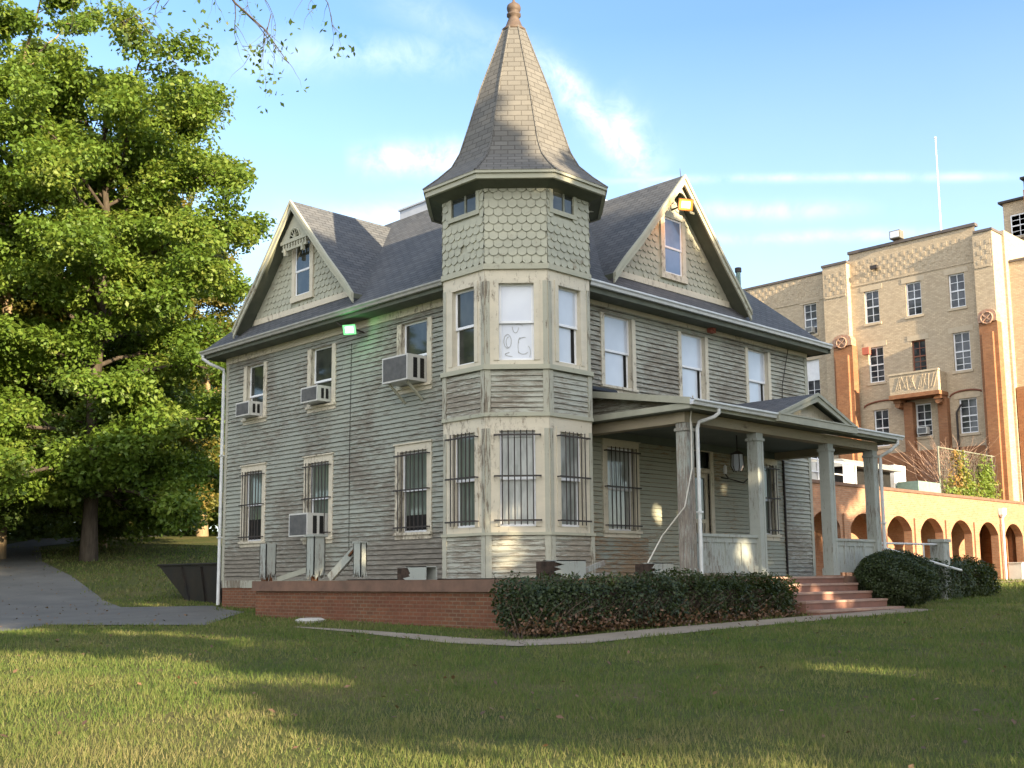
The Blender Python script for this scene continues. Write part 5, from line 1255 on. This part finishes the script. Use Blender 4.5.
# ------------------------------------------------------------------ hedge and shrubs
M['yew'] = leafmat('dark_hedge_leaf', [(.1, (.014, .024, .009)), (.5, (.028, .045, .015)), (.85, (.05, .07, .022)), (1, (.085, .10, .03))], .12)
M['dead'] = leafmat('dead_brown_leaf', [(.1, (.06, .035, .02)), (.5, (.13, .07, .04)), (.95, (.22, .13, .08))], .1)
M['twig'] = plain('bare_twig', (.12, .09, .07), (.07, .055, .045), 4)
def hedge(name, label, cat, box, zb, zt, n, ls, seed, dead=0, twigs=0, rnd_=.35, group=None, bumpy=.07):
    """clipped hedge: leaves fill a rounded box and thin out low down"""
    x0, x1, y0, y1 = box; rs = np.random.RandomState(seed); cx, cy = (x0+x1)/2, (y0+y1)/2
    t_ = thing(name, label, cat, (cx, cy, zb), group)
    q = rs.uniform(-1, 1, (n*3, 3)); m = (np.abs(q)**(2/rnd_)).sum(1) < 1.0; q = q[m]
    dist = np.abs(q).max(1); q = q[rs.uniform(0, 1, len(q)) < dist**2.2+.06][:n]
    hx, hy, hz = (x1-x0)/2, (y1-y0)/2, (zt-zb)/2
    P = q*np.array([hx, hy, hz])+np.array([cx, cy, (zt+zb)/2])
    wob = np.sin(P[:, 0]*2.1+seed)*np.cos(P[:, 1]*2.7+P[:, 0]*.7)+.7*np.sin(P[:, 0]*5.3+P[:, 2]*4)+.5*np.sin(P[:, 0]*11+P[:, 1]*9)
    out = q/np.linalg.norm(q, axis=1)[:, None]
    P += out*(wob*bumpy)[:, None]; P += rs.normal(size=P.shape)*.02
    lowf = (P[:, 2]-zb)/(zt-zb); keep = rs.uniform(0, 1, len(P)) < np.clip(.18+lowf*2.0, 0, 1) if dead else np.ones(len(P), bool)
    P, out = P[keep], out[keep]
    Vx, F = leaf_cloud(rs, P, ls, .25, out*.9)
    hue = np.clip(.45+.25*rs.normal(size=len(P))+.12*np.sin(P[:, 0]*1.7), 0, 1)
    mesh_np('foliage', Vx, F, M['yew'], t_, hue)
    if twigs:   # stray shoots that have outgrown the last clipping
        w = MB(); ra = random.Random(seed+5); SP = []
        for i in range(int(twigs*.4)):
            p = Vector((ra.uniform(x0+.1, x1-.1), ra.uniform(y0, y1), zt-.08)); v = Vector((ra.gauss(0, .35), ra.gauss(-.15, .35), 1)); L_ = ra.uniform(.06, .2)
            w.tube([p, p+v*L_*.5, p+v*L_], [.006, .005, .003], 3, cap=False)
            for k in range(7): SP.append(p+v*L_*ra.uniform(.2, 1.1)+Vector((ra.gauss(0, .02), ra.gauss(0, .02), 0)))
        w.build('shoots', M['twig'], t_)['kind'] = 'stuff'; SP = np.array([list(p) for p in SP]); Vx, F = leaf_cloud(rs, SP, ls*.8, .3); mesh_np('shoot_leaves', Vx, F, M['yew'], t_, rs.uniform(.3, 1, len(SP)))
    core = MB(); core.box(cx-hx*.72, cx+hx*.72, cy-hy*.55, cy+hy*.55, zb+(.25*(zt-zb)), zb+.72*(zt-zb)); core.build('inner_shade', M['rot_shade_dark'], t_)  # dark block stands in for the shade inside the hedge
    if twigs:
        w = MB(); ra = random.Random(seed)
        for i in range(twigs):
            x = ra.uniform(x0+.1, x1-.1); y = ra.uniform(y0+.15, y1-.1); p = Vector((x, y, zb-.1)); v = Vector((ra.uniform(-.4, .4), ra.uniform(-.5, .2), 1)); pts = [p]
            for k in range(4): pts.append(pts[-1]+v*.17); v = v+Vector((ra.uniform(-.5, .5), ra.uniform(-.5, .3), ra.uniform(-.2, .1)))
            w.tube(pts, [.012, .010, .007, .005, .003], 4, cap=False)
        w.build('twigs', M['twig'], t_)
    if dead:
        nd = dead; P = np.stack([rs.uniform(x0, x1, nd), y0+rs.uniform(-.12, .45, nd), zb+np.abs(rs.normal(0, .16, nd))], 1)
        Vx, F = leaf_cloud(rs, P, .075, .2); mesh_np('dead_leaves', Vx, F, M['dead'], t_, rs.uniform(0, 1, nd))
    return t_
hedge('clipped_hedge', 'long low dark clipped hedge before the brick terrace, brown at its foot', 'hedge', (-4.05, 4.5, -4.42, -3.52), gh(0, -4.1), .93, 38000, .07, 3, 3600, 420, bumpy=.11)
def ball(name, label, cat, c, r, zt, n, ls, seed, group=None):
    rs = np.random.RandomState(seed); zb = gh(c[0], c[1]); t_ = thing(name, label, cat, (c[0], c[1], zb), group)
    d = rs.normal(size=(n, 3)); d /= np.linalg.norm(d, axis=1)[:, None]; rad = rs.uniform(.55, 1, n)**.4
    hz = (zt-zb)/2; th_ = np.arctan2(d[:, 1], d[:, 0])
    wob = 1+.05*np.sin(th_*3+seed)+.04*np.sin(th_*7+d[:, 2]*5)+.03*np.sin(d[:, 2]*11+th_*5)
    P = d*(rad*wob)[:, None]*np.array([r[0], r[1], hz*1.08])+np.array([c[0], c[1], zb+hz*.98]); P[:, 2] = np.maximum(P[:, 2], zb+.03)
    Vx, F = leaf_cloud(rs, P, ls, .2, d*.8); mesh_np('foliage', Vx, F, M['yew'], t_, np.clip(.4+.25*rs.normal(size=n), 0, 1))
    m = MB(); m.lathe((c[0], c[1], 0), [(r[0]*.2, zb-.1), (r[0]*.5, zb+hz*.5), (r[0]*.62, zb+hz), (r[0]*.4, zb+hz*1.5), (.05, zb+hz*1.7)], 10); m.build('inner_shade', M['rot_shade_dark'], t_)  # near-black core painted as the shade among the leaves
ball('round_shrub', 'large round dark clipped shrub at the right side of the porch steps', 'shrub', (9.28, -4.1), (1.1, 1.0), 1.52, 42000, .055, 4)
hedge('low_hedge', 'dark flat-topped bush right of the big round shrub', 'hedge', (10.9, 17.9, -3.5, -2.2), .22, 1.34, 30000, .085, 9, 0, 0, .4, bumpy=.1)
# vines on the arcade fence
M['vine'] = leafmat('vine_leaf', [(.1, (.10, .16, .03)), (.5, (.16, .23, .04)), (.75, (.25, .17, .05)), (1, (.34, .11, .04))], .3)
rs = np.random.RandomState(6); vt = thing('vine', 'green and rusty red vine climbing the wire fence on the arcade roof', 'vine', (35, 5, 4.5))
n = 13000; P = np.stack([32.6+rs.beta(1.4, 1.2, n)*6.4, 5.0+rs.normal(0, .16, n), 4.5+rs.uniform(0, 1, n)**.8*2.3], 1)
dens = .5+.5*np.sin(P[:, 0]*1.9)*np.cos(P[:, 2]*2.3+P[:, 0]); kp = rs.uniform(0, 1, n) < (.15+.85*dens)*np.clip(1.25-(P[:, 2]-4.5)/(1.5+.8*np.sin(P[:, 0]*2.2+1)), 0, 1); P = P[kp]
Vx, F = leaf_cloud(rs, P, .16, .1, np.array([[0, -.9, .2]])); hue = np.clip(.35+.55*np.exp(-((P[:, 0]-34)/1.0)**2)*(P[:, 2] > 5.0)+.12*rs.normal(size=len(P))+.3*(np.sin(P[:, 0]*3) > .7), 0, 1); mesh_np('leaves', Vx, F, M['vine'], vt, hue)
w = MB(); ra = random.Random(3)
for i in range(60):
    p = Vector((ra.uniform(32.8, 39), 4.98, 4.5)); pts = [p]
    for k in range(5): p = p+Vector((ra.uniform(-.35, .35), ra.uniform(-.05, .05), ra.uniform(.25, .55))); pts.append(p)
    w.tube(pts, .014, 4, cap=False)
w.build('stems', M['twig'], vt)
bb = thing('bare_bush', 'leafless pinkish twiggy bush above the vine in front of the building', 'bush', (37, 6.5, 4.5))
w = MB()
for i in range(110):
    p = Vector((36.6+ra.gauss(0, .3), 6.4+ra.gauss(0, .3), 4.5)); v = Vector((ra.gauss(0, .22), ra.gauss(0, .22), .9)); pts = [p]
    for k in range(6): p = p+v*ra.uniform(.4, .8); v = v+Vector((ra.gauss(0, .18), ra.gauss(0, .18), -.05)); pts.append(p)
    w.tube(pts, [.02, .018, .015, .012, .01, .008, .006], 3, cap=False)
w.build('twigs', plain('pinkish_twig', (.32, .22, .17), (.25, .16, .12), 4), bb)

# ------------------------------------------------------------------ grass and fallen leaves
t = NT('grass_blade')
hue = t.math('ADD', t.math('MULTIPLY', t.attr('rnd'), .38), t.math('ADD', t.math('MULTIPLY', t.noise(.26, 5, .65), .66), t.math('SUBTRACT', t.math('MULTIPLY', t.noise(1.6, 5, .7), .40), .12)))
c = t.ramp(hue, [(.24, (.058, .112, .024)), (.45, (.098, .158, .034)), (.62, (.16, .185, .055)), (.84, (.29, .25, .12))])
t.col(c); t.fin(.6, .2)
tr_ = t.n.new('ShaderNodeBsdfTranslucent'); t.l.new(c, tr_.inputs['Color']); ms = t.n.new('ShaderNodeMixShader'); ms.inputs[0].default_value = .45
t.l.new(t.p.outputs[0], ms.inputs[1]); t.l.new(tr_.outputs[0], ms.inputs[2]); t.l.new(ms.outputs[0], t.out.inputs['Surface']); M['blade'] = t.mat
rs = np.random.RandomState(77)
def in_strip(x, y):
    path = ((y > -5.60) & (y < -4.6) & (x > -4.6) & (x < 8.5)) | ((x > -5.25+np.clip(y+3.9, 0, 9)*.08) & (x < -4.55-np.clip(y+.5, 0, 9)*.08) & (y > -5.2) & (y < 1.2))
    terr = (x > TX-.03) & (y > TY-.03) & (y < TL) & (x < 10.5) | ((x > XL) & (y > YR) & (y < 12) & (x < 12)) | ((x > 4.6) & (x < 8.2) & (y > -4.75) & (y < -3))
    bed = (x > -3.7) & (x < 4.7) & (y > -4.45) & (y < -3.4)
    return path | terr | bed
def sdist(x, y):   # inside the driveway or apron
    R_ = [(-19, -1.5), (-8.6, 5), (-2.6, 13.2), (-.9, 18.8), (.8, 25), (2.2, 31.5), (7, 44)]; L_ = [(-24, 4.5), (-15, 9), (-9.5, 15), (-4.5, 24), (-1, 34), (4, 44)]
    def inside(poly):
        c = np.zeros(len(x), bool); n = len(poly)
        for i in range(n):
            (xa, ya), (xb, yb) = poly[i], poly[(i+1) % n]
            c ^= ((ya > y) != (yb > y)) & (x < (xb-xa)*(y-ya)/((yb-ya) or 1e-9)+xa)
        return c
    return inside(R_+L_[::-1]) | inside([(-7.6, 7.0), (-4.8, 11.0), (-2.4, 13.8), (-.4, 12.2), (-1.6, 8.4), (-5.6, 3.2)])
def blades(u0, u1, dens, hgt, wid):
    """u is the distance ahead of the viewpoint; the field is wider than the view so it holds up a step to the side"""
    n = int(dens*(u1-u0)*(.56*(u0+u1)+6)); u = rs.uniform(u0, u1, n); v = rs.uniform(-1, 1, n)*(.56*u+3)
    x = CAMP.x+u*cA+v*sA; y = CAMP.y+u*sA-v*cA
    jx = .16*np.sin(y*3.3+np.sin(x*2.1)*2)+rs.normal(0, .10, n); jy = .16*np.sin(x*2.9+np.sin(y*2.7)*2)+rs.normal(0, .10, n)
    k = ~(in_strip(x+jx*.55, y+jy*.55) | sdist(x+jx*1.6, y+jy*1.6)); x, y = x[k], y[k]
    cl = np.sin(x*3.1+np.sin(y*2.3)*1.5)*np.sin(y*2.7+np.sin(x*1.9))
    k = rs.uniform(0, 1, len(x)) < .72+.28*cl; x, y, cl = x[k], y[k], cl[k]; n = len(x)
    z = np_h(x, y); a = rs.uniform(0, 2*np.pi, n); h_ = hgt*rs.uniform(.45, 1.25, n)*(1+.25*cl); w = wid*rs.uniform(.6, 1.2, n)
    ln_ = rs.uniform(.1, .75, n)*h_; b = rs.uniform(0, 2*np.pi, n)
    B = np.stack([x, y, z], 1); dx = np.stack([np.cos(a)*w, np.sin(a)*w, 0*a], 1)
    Tp = B+np.stack([np.cos(b)*ln_, np.sin(b)*ln_, h_], 1)
    return np.stack([B-dx, B+dx, Tp], 1).reshape(-1, 3), np.clip(rs.normal(.45, .2, n), 0, 1)
parts = [blades(6, 10, 1700, .06, .0042), blades(10, 15, 1000, .06, .0060), blades(15, 22, 520, .065, .0085), blades(22, 36, 200, .075, .014), blades(36, 60, 40, .11, .03)]
Vx = np.concatenate([p[0] for p in parts]); rn = np.concatenate([p[1] for p in parts])
tag(mesh_np('lawn_grass', Vx, np.arange(len(Vx)).reshape(-1, 3), M['blade'], None, rn), 'short patchy green and straw coloured lawn grass', 'grass', kind='stuff')
n = 2900; x = np.concatenate([rs.uniform(-16, 14, 1200), rs.normal(4, 7, 1700)]); y = np.concatenate([rs.uniform(-14, 16, 1200), rs.normal(27, 8, 1700)])
k = ~((x > TX-.03) & (y > TY-.03) & (y < 12.6) & (x < 12.5)); x, y = x[k], y[k]
P = np.stack([x, y, np_h(x, y)+.045], 1); Vx, F = leaf_cloud(rs, P, .075, 1.6); tag(mesh_np('fallen_leaves', Vx, F, M['dead'], None, rs.uniform(0, 1, len(P))), 'scattered dry brown leaves lying on the grass', 'leaves', kind='stuff')
